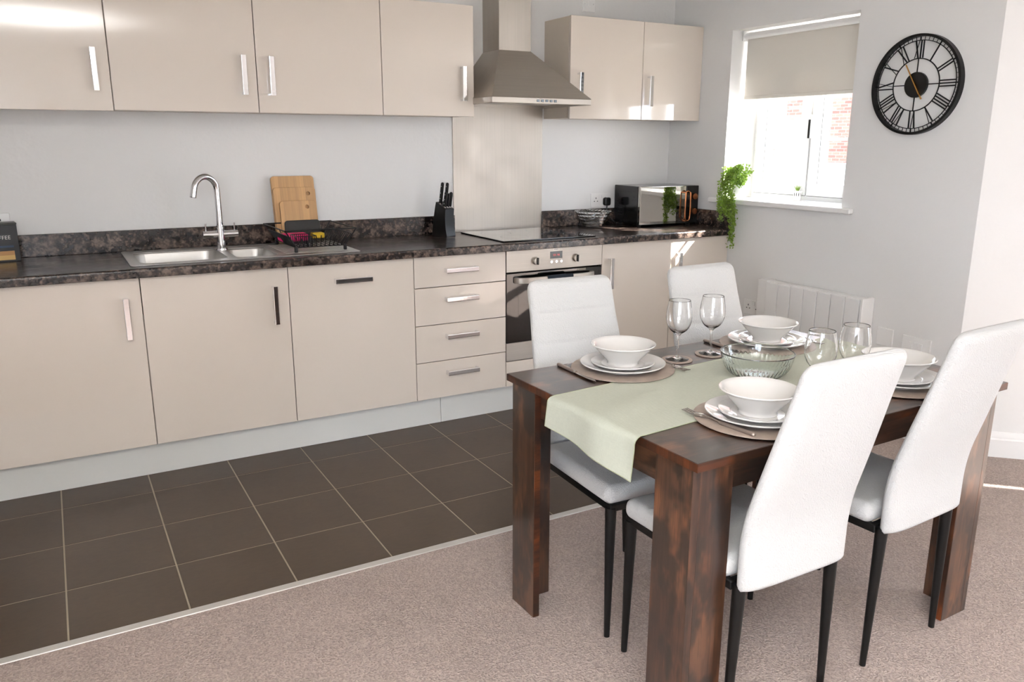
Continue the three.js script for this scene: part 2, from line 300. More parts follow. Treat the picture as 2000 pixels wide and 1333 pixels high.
// ---------- outside ----------
struct('ground_outside', [box(XR + 0.35, 30, -0.35, -0.15, -15, 30), box(-20, XR + 0.35, -0.35, -0.15, ZF + 0.35, 30), box(-20, XL - 0.35, -0.35, -0.15, -15, ZF + 0.35)], M.paving, 'pale paved ground outside the windows');
{
  const o = thing('brick_house', 'red brick house seen through the small window', 'house', [16, -0.15, -10]);
  mesh('wall', uvm(box(0, 5, 0, 7, -1.77, 13), 'z'), M.brick, o);
  const HW = [-11.18, -10.64, 1.0, 1.8], z0 = HW[0] + 10, z1 = HW[1] + 10, y0 = HW[2] + 0.15, y1 = HW[3] + 0.15;
  const win = mesh('window', [box(-0.08, 0.02, y0 - 0.06, y0, z0 - 0.08, z1 + 0.08), box(-0.03, 0.02, y0, y0 + 0.06, z0, z1), box(-0.03, 0.02, y1 - 0.06, y1, z0, z1), box(-0.03, 0.02, y0 + 0.06, y1 - 0.06, z0, z0 + 0.06), box(-0.03, 0.02, y0 + 0.06, y1 - 0.06, z1 - 0.06, z1)], M.upvc, o);
  mesh('pane', box(-0.004, 0.002, y0 + 0.06, y1 - 0.06, z0 + 0.06, z1 - 0.06), phy({ color: '#c3cace', roughness: 0.05 }), win);
  mesh('lintel', box(-0.02, 0.05, y1, y1 + 0.2, z0 - 0.1, z1 + 0.1), M.white, o);
}
{
  const o = thing('garden_wall', 'low white rendered wall in front of the brick house', 'wall', [13, -0.15, -13]);
  mesh('body', box(0, 0.2, 0, 1.12, 0, 15), M.white, o);
  mesh('coping', rbox(-0.04, 0.24, 1.12, 1.17, 0, 15, 0.01), M.white, o);
}
// ---------- kitchen units ----------
const DZ = 0.583, YB = 0.148, YT = 0.868, WT = 0.91, WB = 1.535, WTOP = 2.075, WZ = 0.272;
function handleGeo(L, vertical) {   // flat bent chrome bow handle, centred, standing out along +z
  const h = L / 2, s = new THREE.Shape(); s.moveTo(-h, 0); s.lineTo(-h, 0.033); s.quadraticCurveTo(0, 0.030, h, 0.033); s.lineTo(h, 0); s.lineTo(h - 0.007, 0); s.lineTo(h - 0.007, 0.026); s.quadraticCurveTo(0, 0.0235, -h + 0.007, 0.026); s.lineTo(-h + 0.007, 0); s.closePath();
  const g = new THREE.ExtrudeGeometry(s, { depth: 0.016, bevelEnabled: true, bevelSize: 0.0016, bevelThickness: 0.0032, bevelSegments: 4, curveSegments: 8 }).translate(0, 0, -0.008).rotateX(PI / 2);
  g.scale(1, 1, 1); if (vertical) g.rotateZ(PI / 2);
  return g;
}
const HV = handleGeo(0.166, true), HH = handleGeo(0.172, false);
// the extruded bow points along -y before turning; make sure it stands out towards +z
for (const g of [HV, HH]) { g.computeBoundingBox(); if (g.boundingBox.min.z < -0.01) { g.scale(1, 1, -1); const p = g.attributes.position, n = g.attributes.normal; for (let i = 0; i < p.count; i += 3) for (const a of [p, n]) { const t = [a.getX(i + 1), a.getY(i + 1), a.getZ(i + 1)]; a.setXYZ(i + 1, a.getX(i + 2), a.getY(i + 2), a.getZ(i + 2)); a.setXYZ(i + 2, ...t); } } }
function front(parent, name, x0, x1, y0, y1, zf, hx, hy, vert) {  // door or drawer front with its handle
  const d = mesh(name, rbox(x0 + 0.0015, x1 - 0.0015, y0, y1, zf - 0.018, zf, 0.0025, 3), M.cream, parent);
  if (hx !== null) { const h = mesh('handle', vert ? HV : HH, M.chrome, d); h.position.set(hx, hy, zf); }
  return d;
}
const carc = (o, x0, x1, y0, y1, zf) => mesh('body', [box(x0 + 0.0005, x0 + 0.018, y0, y1, 0.002, zf - 0.02), box(x1 - 0.018, x1 - 0.0005, y0, y1, 0.002, zf - 0.02), box(x0 + 0.018, x1 - 0.018, y0, y0 + 0.018, 0.002, zf - 0.02), box(x0 + 0.018, x1 - 0.018, y1 - 0.018, y1, 0.002, zf - 0.02), box(x0 + 0.018, x1 - 0.018, y0 + 0.018, y1 - 0.018, 0.002, 0.012)], M.carcass, o);
const baseUnits = [[-1.2, -0.6, -0.66, 'cream gloss base cupboard at the left edge, below the coffee box'], [-0.6, 0, -0.065, 'cream gloss base cupboard under the sink bowls'], [1.706, 2.198, 1.756, 'cream gloss base cupboard just right of the oven'], [2.198, XR, 2.244, 'cream gloss base cupboard in the corner under the microwave']];
for (const [a, b, hx, label] of baseUnits) {
  const o = thing('base_cupboard', label, 'cupboard', [0, 0, 0], 0, 'base cupboards'); carc(o, a, b, YB + 0.002, 0.71, DZ);
  front(o, 'door', a, b, YB, YT, DZ, hx, 0.706, true);
}
{ const o = thing('dishwasher', 'integrated dishwasher behind a cream front with one horizontal handle', 'dishwasher'); carc(o, 0, 0.6, YB + 0.002, 0.71, DZ); front(o, 'door', 0, 0.6, YB, YT, DZ, 0.294, 0.79, false); }
{ const o = thing('drawer_unit', 'cream gloss unit of four drawers left of the oven', 'drawers'); carc(o, 0.6, 1.106, YB + 0.002, YT, DZ);
  const ys = [YB - 0.001, 0.34, 0.528, 0.7165, YT + 0.002], hy = [0.277, 0.466, 0.653, 0.797]; for (let i = 0; i < 4; i++) front(o, 'drawer', 0.6, 1.106, ys[i] + 0.0015, ys[i + 1] - 0.0015, DZ, 0.847, hy[i], false); }
// wall cupboards
const wallUnits = [[-1.2, -0.6, -0.658, 'cream gloss wall cupboard at the left edge'], [-0.6, -0.003, -0.062, 'cream gloss wall cupboard above the tap, handle on its right'], [-0.003, 0.5925, 0.06, 'cream gloss wall cupboard above the chopping boards, handle on its left'], [0.5925, 1.092, 1.025, 'cream gloss wall cupboard left of the extractor hood'], [1.682, 2.184, 1.742, 'cream gloss wall cupboard partly behind the extractor hood'], [2.184, XR, 2.231, 'cream gloss wall cupboard in the corner beside the window']];
wallUnits.forEach(([a, b, hx, label], i) => {
  const o = thing('wall_cupboard', label, 'cupboard', [0, 0, 0], 0, 'wall cupboards'); carc(o, a, b, WB + 0.004, WTOP - 0.002, WZ);
  front(o, 'door', a, b, i ? WB : WB - 0.004, WTOP, WZ, hx, 1.695, true);
});
// plinth in two lengths
for (const [a, b, label] of [[XL, 0.745, 'long pale grey plinth board under the left base units'], [0.747, XR, 'pale grey plinth board under the drawers and oven']])
  tag(mesh('plinth', rbox(a, b, 0.001, YB + 0.001, 0.522, 0.538, 0.001), M.plinth, scene), label, 'plinth', 'plinth boards');
// worktop with sink cut out, upstand
{
  const o = thing('worktop', 'dark mottled brown laminate worktop running along the wall', 'worktop');
  const S = { x0: -0.605, x1: 0.335, z0: 0.062, z1: 0.535 }, y0 = WT - 0.038, zf = 0.618, zb = 0.002;
  const g = [box(XL + 0.002, S.x0, y0, WT, zb, zf - 0.02), box(S.x0, S.x1, y0, WT, zb, S.z0), box(S.x0, S.x1, y0, WT, S.z1, zf - 0.02), box(S.x1, 1.665, y0, WT, zb, zf - 0.02)];
  const nose = (a, b, z) => { const s = new THREE.Shape(); s.moveTo(0, 0); s.lineTo(0.017, 0); s.quadraticCurveTo(0.02, 0, 0.02, 0.003); s.lineTo(0.02, 0.026); s.quadraticCurveTo(0.02, 0.038, 0.008, 0.038); s.lineTo(0, 0.038); return uvm(new THREE.ExtrudeGeometry(s, { depth: b - a, bevelEnabled: false, curveSegments: 8 }).rotateY(-PI / 2).scale(-1, 1, 1).translate(a, y0, z)); };
  const fix = g2 => { const p = g2.attributes.position; for (let i = 0; i < p.count; i += 3) { const t = [p.getX(i + 1), p.getY(i + 1), p.getZ(i + 1)]; p.setXYZ(i + 1, p.getX(i + 2), p.getY(i + 2), p.getZ(i + 2)); p.setXYZ(i + 2, ...t); } g2.computeVertexNormals(); return uvm(g2); };
  mesh('board', [...g, fix(nose(XL + 0.002, 1.665, zf - 0.02))], M.worktop, o);
  mesh('board', [box(1.6665, XR - 0.002, y0, WT - 0.0005, zb, zf - 0.03), fix(nose(1.6665, XR - 0.002, zf - 0.03))], M.worktop, o);
  for (const [a, b] of [[XL + 0.002, 1.0915], [1.672, XR - 0.022]]) mesh('upstand', rbox(a, b, WT, 1.008, zb, 0.02, 0.003), M.worktop, o);
  mesh('upstand', rbox(XR - 0.022, XR - 0.002, WT, 1.008, zb, 0.6, 0.003), M.worktop, o);
}
tag(mesh('splashback', uvm(new RoundedBoxGeometry(0.5795, 0.70, 0.006, 2, 0.001).translate(1.3815, WT + 0.35, 0.003), 'y'), M.steel, scene), 'brushed stainless steel splashback behind the hob', 'splashback');
// ---------- sink, tap ----------
{
  const o = thing('sink', 'stainless steel one and a half bowl sink with drainer', 'sink', [0, WT, 0]);
  const hole = (x0, x1, z0, z1, r) => { const h = new THREE.Path(); h.moveTo(x0 + r, z0); h.lineTo(x1 - r, z0); h.absarc(x1 - r, z0 + r, r, -PI / 2, 0); h.lineTo(x1, z1 - r); h.absarc(x1 - r, z1 - r, r, 0, PI / 2); h.lineTo(x0 + r, z1); h.absarc(x0 + r, z1 - r, r, PI / 2, PI); h.lineTo(x0, z0 + r); h.absarc(x0 + r, z0 + r, r, PI, 1.5 * PI); return h; };
  const X0 = -0.622, X1 = 0.352, Z0 = 0.045, Z1 = 0.552, B = [[-0.585, -0.225, 0.125, 0.505], [-0.195, -0.012, 0.17, 0.5]];
  const s = new THREE.Shape(); const out = hole(X0, X1, Z0, Z1, 0.02); s.setFromPoints(out.getPoints(6));
  for (const b of B) s.holes.push(hole(...b, b[1] - b[0] > 0.2 ? 0.05 : 0.04));
  const g = new THREE.ExtrudeGeometry(s, { depth: 0.001, bevelEnabled: true, bevelSize: 0.002, bevelThickness: 0.0015, bevelSegments: 2, curveSegments: 10 }).rotateX(PI / 2).translate(0, 0.003, 0);
  mesh('rim', g, M.sinksteel, o);
  B.forEach((b, k) => {  // bowls: rings going down
    const r = k ? 0.04 : 0.05, rings = [[0, 0], [0.004, -0.006], [0.012, -0.05], [0.018, -0.13], [0.035, -0.15], [0.06, -0.155]], pos = [], idx = []; let n = 0;
    rings.forEach(([i, y]) => { const pts = hole(b[0] + i, b[1] - i, b[2] + i, b[3] - i, Math.max(r - i * 0.4, 0.015)).getSpacedPoints(64); n = pts.length; pts.forEach(p => pos.push(p.x, y, p.y)); });
    for (let q = 0; q + 1 < rings.length; q++) for (let i = 0; i + 1 < n; i++) { const a = q * n + i; idx.push(a, a + 1, a + n, a + 1, a + n + 1, a + n); }
    const c = pos.length / 3; pos.push((b[0] + b[1]) / 2, -0.158, (b[2] + b[3]) / 2); for (let i = 0; i + 1 < n; i++) idx.push((rings.length - 1) * n + i, (rings.length - 1) * n + i + 1, c);
    const bg = new THREE.BufferGeometry(); bg.setAttribute('position', new THREE.Float32BufferAttribute(pos, 3)); bg.setIndex(idx); bg.computeVertexNormals();
    const bm = M.sinksteel.clone(); bm.side = THREE.DoubleSide; const bowl = mesh('bowl', bg, bm, o);
    mesh('drain', [cyl(0.035, 0.035, 0.003, (b[0] + b[1]) / 2, -0.157, (b[2] + b[3]) / 2)], M.chrome, bowl);
  });
  for (let i = 0; i < 9; i++) { const z = 0.15 + i * 0.04; mesh('drainer_rib', rbox(0.02, 0.31, 0.002, 0.0065, z, z + 0.012, 0.003), M.sinksteel, o); }
}
{
  const o = thing('mixer_tap', 'chrome swan neck mixer tap with two lever handles', 'tap', [-0.205, WT + 0.0045, 0.2]);
  mesh('base', [cyl(0.026, 0.024, 0.008, 0, 0, 0, 32), cyl(0.021, 0.019, 0.1, 0, 0.006, 0, 32)], M.chrome, o);
  const dir = [-0.86, 0.52], pts = [[0, 0.10, 0], [0, 0.2, 0], [0, 0.265, 0]];
  for (let i = 1; i <= 10; i++) { const a = PI * i / 11.2, r = 0.063; pts.push([dir[0] * r * (1 - Math.cos(a)), 0.275 + r * Math.sin(a), dir[1] * r * (1 - Math.cos(a))]); }
  const e = pts[pts.length - 1]; pts.push([e[0] + dir[0] * 0.012, 0.25, e[2] + dir[1] * 0.012]);
  mesh('spout', tube(pts, 0.0145, 60, 18), M.chrome, o); 
  mesh('collar', cyl(0.0175, 0.0175, 0.014, 0, 0.1, 0, 28), M.chrome, o);
  for (const s of [-1, 1]) { const v = mesh('valve', rod([s * 0.012, 0.074, 0], [s * 0.078, 0.074, 0], 0.016, 0.016, 24), M.chrome, o); mesh('lever', rod([s * 0.064, 0.085, 0], [s * 0.064, 0.125, 0.004], 0.004, 0.0032, 10), M.chrome, v); }
}
// ---------- extractor hood ----------
{
  const o = thing('extractor_hood', 'stainless steel chimney extractor hood above the hob', 'hood', [1.383, 0, 0]);
  const hw = 0.299, d = 0.482, y0 = 1.598, y1 = 1.628, cw = 0.098, cd = 0.187, yc = 1.884;
  mesh('canopy', toCreasedNormals((() => {
    const a = [[-hw, y1, 0], [hw, y1, 0], [hw, y1, d], [-hw, y1, d]], b = [[-cw, yc, 0], [cw, yc, 0], [cw, yc, cd], [-cw, yc, cd]], pos = [];
    for (let i = 0; i < 4; i++) { const j = (i + 1) % 4; pos.push(...a[j], ...a[i], ...b[i], ...a[j], ...b[i], ...b[j]); }
    pos.push(...b[0], ...b[2], ...b[1], ...b[0], ...b[3], ...b[2]);
    const g = new THREE.BufferGeometry(); g.setAttribute('position', new THREE.Float32BufferAttribute(pos, 3)); g.computeVertexNormals(); return uvm(g);
  })(), 0.3), (() => { const m = M.hoodsteel.clone(); m.side = THREE.DoubleSide; return m; })(), o);
  const rim = mesh('rim', [rbox(-hw, hw, y0, y1, d - 0.02, d, 0.003), rbox(-hw, -hw + 0.02, y0, y1, 0.002, d - 0.01, 0.002), rbox(hw - 0.02, hw, y0, y1, 0.002, d - 0.01, 0.002), box(-hw, hw, y0, y1, 0.002, 0.02), box(-hw + 0.015, hw - 0.015, y1 - 0.012, y1 - 0.008, 0.01, d - 0.01)], M.hoodsteel, o);
  for (let i = 0; i < 5; i++) mesh('button', rbox(-0.04 + i * 0.026, -0.024 + i * 0.026, y0 + 0.009, y0 + 0.021, d - 0.001, d + 0.003, 0.001), M.blackgloss, rim);
  for (const s of [-1, 1]) mesh('filter', rbox(s * 0.13 - 0.12, s * 0.13 + 0.12, y0 + 0.012, y0 + 0.018, 0.08, 0.42, 0.004), M.sinksteel, o);
  mesh('chimney', uvm(new RoundedBoxGeometry(cw * 2, H - yc + 0.004, cd, 2, 0.0015).translate(0, (H + yc) / 2 - 0.002, cd / 2), 'y'), M.steel, o);
}
// ---------- hob, oven ----------
{
  const o = thing('induction_hob', 'black glass hob set into the worktop', 'hob', [1.392, WT, 0.315]);
  mesh('glass', rbox(-0.287, 0.287, 0.0005, 0.007, -0.255, 0.247, 0.003), M.hobglass, o);
  const grey = std({ color: '#5a5a5c', roughness: 0.4 });
  for (const [x, z, r] of [[-0.14, -0.11, 0.085], [0.14, -0.11, 0.075], [-0.14, 0.1, 0.075], [0.14, 0.1, 0.095]]) mesh('ring_mark', new THREE.RingGeometry(r - 0.0012, r, 64).rotateX(-PI / 2).translate(x, 0.0073, z), grey, o);
}
{
  const o = thing('oven', 'built in stainless steel oven with black glass door', 'oven');
  const x0 = 1.108, x1 = 1.704, z = DZ, xc = (x0 + x1) / 2;
  mesh('body', [box(x0, x1, 0.285, YT, 0.05, z - 0.03)], M.dark, o);
  const cp = mesh('control_panel', rbox(x0, x1, 0.757, 0.868, z - 0.03, z + 0.002, 0.002), M.steel, o);
  cp.geometry = uvm(cp.geometry, 'x');
  for (const x of [1.283, 1.532]) { const k = mesh('knob', [rod([x, 0.808, z + 0.002], [x, 0.808, z + 0.02], 0.0205, 0.019, 32)], M.hoodsteel, cp); mesh('pointer', rbox(x - 0.004, x + 0.004, 0.79, 0.826, z + 0.018, z + 0.03, 0.002), M.blackgloss, k); }
  const lcd = document.createElement('canvas'); lcd.width = 256; lcd.height = 128; const c2 = lcd.getContext('2d'); c2.fillStyle = '#160708'; c2.fillRect(0, 0, 256, 128); c2.fillStyle = '#e0302c'; c2.font = 'bold 74px monospace'; c2.textAlign = 'center'; c2.fillText('13:16', 128, 92);
  const lt = new THREE.CanvasTexture(lcd); lt.colorSpace = THREE.SRGBColorSpace;
  const dsp = mesh('display', rbox(1.370, 1.447, 0.812, 0.85, z - 0.004, z + 0.0025, 0.001), M.blackgloss, cp);
  mesh('clock_digits', new THREE.PlaneGeometry(0.05, 0.022).translate(1.408, 0.831, z + 0.0029), phy({ color: '#000000', emissive: '#ffffff', emissiveMap: lt, emissiveIntensity: 0.8, roughness: 0.1 }), dsp);
  for (const x of [1.378, 1.4085, 1.439]) mesh('button', rod([x, 0.796, z + 0.001], [x, 0.796, z + 0.006], 0.0075, 0.007, 20), M.chrome, cp);
  const fnt = document.createElement('canvas'); fnt.width = 256; fnt.height = 64; const c3 = fnt.getContext('2d'); c3.fillStyle = '#cfcac4'; c3.fillRect(0, 0, 256, 64); c3.fillStyle = '#3a3634'; c3.font = 'bold 44px sans-serif'; c3.textAlign = 'center'; for (let i = 0; i < 7; i++) c3.fillRect(28 + i * 29, 18, 20, 30);
  const ft = new THREE.CanvasTexture(fnt); ft.colorSpace = THREE.SRGBColorSpace;
  mesh('lettering', new THREE.PlaneGeometry(0.036, 0.008).translate(1.408, 0.8605, z + 0.0025), std({ map: ft, metalness: 0.6, roughness: 0.4 }), cp);
  const dr = mesh('door', rbox(x0, x1, 0.383, 0.75, z - 0.028, z + 0.001, 0.002), M.blackglass, o);
  mesh('inner_window', rbox(x0 + 0.07, x1 - 0.07, 0.41, 0.66, z - 0.01, z + 0.0014, 0.001), phy({ color: '#101314', roughness: 0.03, clearcoat: 1 }), dr);
  const hs = new THREE.Shape(); { const a = 1.155, b = 1.645; hs.moveTo(a, 0); hs.quadraticCurveTo(a, 0.048, a + 0.09, 0.05); hs.lineTo(b - 0.09, 0.05); hs.quadraticCurveTo(b, 0.048, b, 0); hs.lineTo(b - 0.02, 0); hs.quadraticCurveTo(b - 0.02, 0.036, b - 0.1, 0.038); hs.lineTo(a + 0.1, 0.038); hs.quadraticCurveTo(a + 0.02, 0.036, a + 0.02, 0); }
  mesh('handle', new THREE.ExtrudeGeometry(hs, { depth: 0.026, bevelEnabled: true, bevelSize: 0.002, bevelThickness: 0.002, bevelSegments: 2, curveSegments: 16 }).rotateX(PI / 2).translate(0, 0.727, z), M.hoodsteel, dr);
  mesh('lower_trim', uvm(rbox(x0, x1, 0.285, 0.3815, z - 0.028, z, 0.002), 'x'), M.steel, o);
  mesh('filler_panel', rbox(1.1075, 1.7045, YB, 0.2815, z - 0.018, z, 0.002), M.cream, o);
}
{ // tea towel over the oven handle
  const o = thing('tea_towel', 'dark navy tea towel hung over the oven handle', 'towel', [1.405, 0, 0]);
  const prof = [[0.606, 0.60], [0.612, 0.66], [0.6155, 0.71], [0.618, 0.728], [0.628, 0.734], [0.6375, 0.728], [0.64, 0.7], [0.642, 0.60], [0.643, 0.53]], pos = [], idx = [], nx = 14;
  for (let i = 0; i <= nx; i++) for (const [z, y] of prof) pos.push(-0.08 + 0.16 * i / nx, y, z + (y < 0.7 ? 0.002 * Math.sin(i * 1.7) : 0));
  const n = prof.length; for (let i = 0; i < nx; i++) for (let j = 0; j + 1 < n; j++) { const a = i * n + j; idx.push(a, a + n, a + 1, a + 1, a + n, a + n + 1); }
  const g = new THREE.BufferGeometry(); g.setAttribute('position', new THREE.Float32BufferAttribute(pos, 3)); g.setIndex(idx); g.computeVertexNormals();
  mesh('cloth', g, std({ color: '#232a33', roughness: 1, side: THREE.DoubleSide }), o);
}
// ---------- worktop objects ----------
{
  const o = thing('microwave', 'black microwave with mirrored door in the corner', 'microwave', [2.405, WT + 0.001, 0.165], -0.085);
  const w = 0.213, h = 0.24, d = 0.14;
  mesh('body', [rbox(-w, w, 0.012, h, -d, d - 0.012, 0.006)], M.blackgloss, o);
  for (const [x, z] of [[-0.18, -0.11], [0.18, -0.11], [-0.18, 0.1], [0.18, 0.1]]) mesh('foot', cyl(0.012, 0.014, 0.014, x, 0, z, 16), M.black, o);
  mesh('door', rbox(-w, 0.12, 0.012, h, d - 0.012, d + 0.012, 0.004), M.mirror, o);
  const p = mesh('control_panel', rbox(0.122, w, 0.012, h, d - 0.012, d + 0.012, 0.004), M.blackgloss, o);
  for (const y of [0.175, 0.085]) mesh('knob', [rod([0.178, y, d + 0.01], [0.178, y, d + 0.028], 0.02, 0.018, 28)], M.copper, p);
  const hs = []; for (const x of [0.1, 0.135]) hs.push(tube([[x, 0.2, d + 0.012], [x, 0.2, d + 0.03], [x, 0.19, d + 0.036], [x, 0.05, d + 0.036], [0.1175, 0.03, d + 0.034], [0.1175, 0.026, d + 0.012]], 0.0045, 40, 8));
  mesh('handle', [...hs, tube([[0.1, 0.2, d + 0.03], [0.1175, 0.208, d + 0.034], [0.135, 0.2, d + 0.03]], 0.0045, 16, 8)], M.copper, o);
  mesh('vent', [0, 1, 2, 3, 4].map(i => box(-w - 0.0006, -w + 0.002, 0.06 + i * 0.02, 0.064 + i * 0.02, -0.11, -0.04)), M.black, o);
}
{ // cut glass bowl
  const o = thing('cut_glass_bowl', 'diamond cut clear glass bowl between hob and microwave', 'bowl', [1.955, WT, 0.135]);
  const N = 28, rows = 9, ro = k => { const t = k / rows; return 0.05 + 0.058 * Math.pow(t, 0.85); }, pos = [], idx = [], y = k => 0.004 + 0.092 * k / rows;
  for (let k = 0; k <= rows; k++) for (let i = 0; i < N; i++) { const a = (i + (k % 2) / 2) / N * 2 * PI, r = ro(k) + ((k % 2) ? 0.003 : -0.001); pos.push(r * Math.cos(a), y(k), r * Math.sin(a)); }
  for (let k = 0; k < rows; k++) for (let i = 0; i < N; i++) { const j = (i + 1) % N, a = k * N + i, b = k * N + j, c = (k + 1) * N + i, d = (k + 1) * N + j; (k % 2) ? idx.push(a, c, b, b, c, d) && 0 : idx.push(a, c, d, a, d, b); if (k % 2) { idx.length -= 6; idx.push(a, c, b, b, c, d); } }
  const base = (rows + 1) * N; for (let k = rows; k >= 1; k--) for (let i = 0; i < N; i++) { const a = i / N * 2 * PI, r = ro(k) - 0.006; pos.push(r * Math.cos(a), k === 1 ? 0.014 : y(k) + (k === rows ? 0.001 : 0), r * Math.sin(a)); }
  const ring = q => q === 0 ? rows * N : base + (q - 1) * N;
  for (let q = 0; q < rows; q++) for (let i = 0; i < N; i++) { const j = (i + 1) % N, A = ring(q), B = ring(q + 1); idx.push(A + i, B + i, B + j, A + i, B + j, A + j); }
  const c1 = pos.length / 3; pos.push(0, 0.013, 0, 0, 0.004, 0); for (let i = 0; i < N; i++) { const j = (i + 1) % N; idx.push(ring(rows) + i, c1, ring(rows) + j, i, j, c1 + 1); }
  let g = new THREE.BufferGeometry(); g.setAttribute('position', new THREE.Float32BufferAttribute(pos, 3)); g.setIndex(idx); g = g.toNonIndexed(); g.computeVertexNormals();
  mesh('body', g, M.glass, o);
}
{ // knife block
  const at = [0.985, WT, 0.115], turn = 0.42, o = thing('knife_block', 'black slanted knife block left of the splashback', 'knife block', at, turn);
  const s = new THREE.Shape(); s.moveTo(-0.062, 0); s.lineTo(0.042, 0); s.quadraticCurveTo(0.026, 0.07, 0.034, 0.142); s.lineTo(-0.03, 0.178); s.quadraticCurveTo(-0.052, 0.09, -0.062, 0);
  mesh('block', new THREE.ExtrudeGeometry(s, { depth: 0.068, bevelEnabled: true, bevelSize: 0.003, bevelThickness: 0.003, bevelSegments: 3, curveSegments: 10 }).translate(0, 0, -0.034).rotateY(-PI / 2), M.black, o);
  const words = ['long black knife at the back left of the block', 'long black knife at the back right of the block', 'short black knife at the front left of the block', 'short black knife at the front middle of the block', 'short black knife at the front right of the block'];
  [[-0.02, -0.014, 0.12], [0.018, -0.012, 0.118], [-0.02, 0.016, 0.088], [0.002, 0.018, 0.08], [0.022, 0.016, 0.084]].forEach(([x, z, L], i) => {
    const k = thing('kitchen_knife', words[i], 'knife', at, turn, 'knives in the block');
    const y = 0.178 - (z + 0.03) * 0.5625, up = new V3(0, 0.96, 0.16).normalize(), a = new V3(x, y - 0.004, z);
    const hg = new THREE.CapsuleGeometry(0.0095, L - 0.02, 6, 14).scale(0.8, 1, 1.1); hg.applyQuaternion(new THREE.Quaternion().setFromUnitVectors(new V3(0, 1, 0), up)).translate(...a.clone().addScaledVector(up, L / 2 + 0.004).toArray());
    const h = mesh('handle', hg, M.blackgloss, k);
    for (const t of [0.3, 0.55, 0.85]) { const q = a.clone().addScaledVector(up, L * t); mesh('rivet', rod([q.x - 0.0082, q.y, q.z], [q.x + 0.0082, q.y, q.z], 0.0022, 0.0022, 8), M.chrome, h); }
    mesh('bolster', rod(a.clone().addScaledVector(up, -0.002).toArray(), a.clone().addScaledVector(up, 0.012).toArray(), 0.0082, 0.0082, 12), M.cutlery, k);
  });
}
{ // chopping boards
  const board = (x0, x1, h, z, tilt, label, hole, m, t = 0.014) => {
    const o = thing('chopping_board', label, 'chopping board', [(x0 + x1) / 2, WT + 0.0075, z], 0, m === M.bamboo ? 'boards leaning on the wall' : undefined), w = x1 - x0;
    const s = new THREE.Shape(), r = 0.015; s.moveTo(-w / 2 + r, 0); s.lineTo(w / 2 - r, 0); s.absarc(w / 2 - r, r, r, -PI / 2, 0); s.lineTo(w / 2, h - r); s.absarc(w / 2 - r, h - r, r, 0, PI / 2); s.lineTo(-w / 2 + r, h); s.absarc(-w / 2 + r, h - r, r, PI / 2, PI); s.lineTo(-w / 2, r); s.absarc(-w / 2 + r, r, r, PI, 1.5 * PI);
    if (hole) { const p = new THREE.Path(); p.absarc(hole[0], hole[1], 0.011, 0, 2 * PI, true); s.holes.push(p); }
    mesh('board', uvm(new THREE.ExtrudeGeometry(s, { depth: t - 0.004, bevelEnabled: true, bevelSize: 0.002, bevelThickness: 0.002, bevelSegments: 2, curveSegments: 10 }), 'y').rotateX(-tilt), m, o);
  };
  board(0.082, 0.292, 0.325, 0.078, 0.175, 'tallest bamboo chopping board, rearmost against the wall', null, M.bamboo);
  board(0.083, 0.29, 0.27, 0.096, 0.175, 'middle bamboo chopping board with a round hole near its corner', [0.068, 0.24], M.bamboo);
  board(0.105, 0.281, 0.205, 0.114, 0.175, 'smallest bamboo chopping board with a round hole, in front', [0.045, 0.175], M.bamboo);
  board(0.115, 0.287, 0.11, 0.135, 0.15, 'small black board standing in the dish rack', null, M.black, 0.01);
}
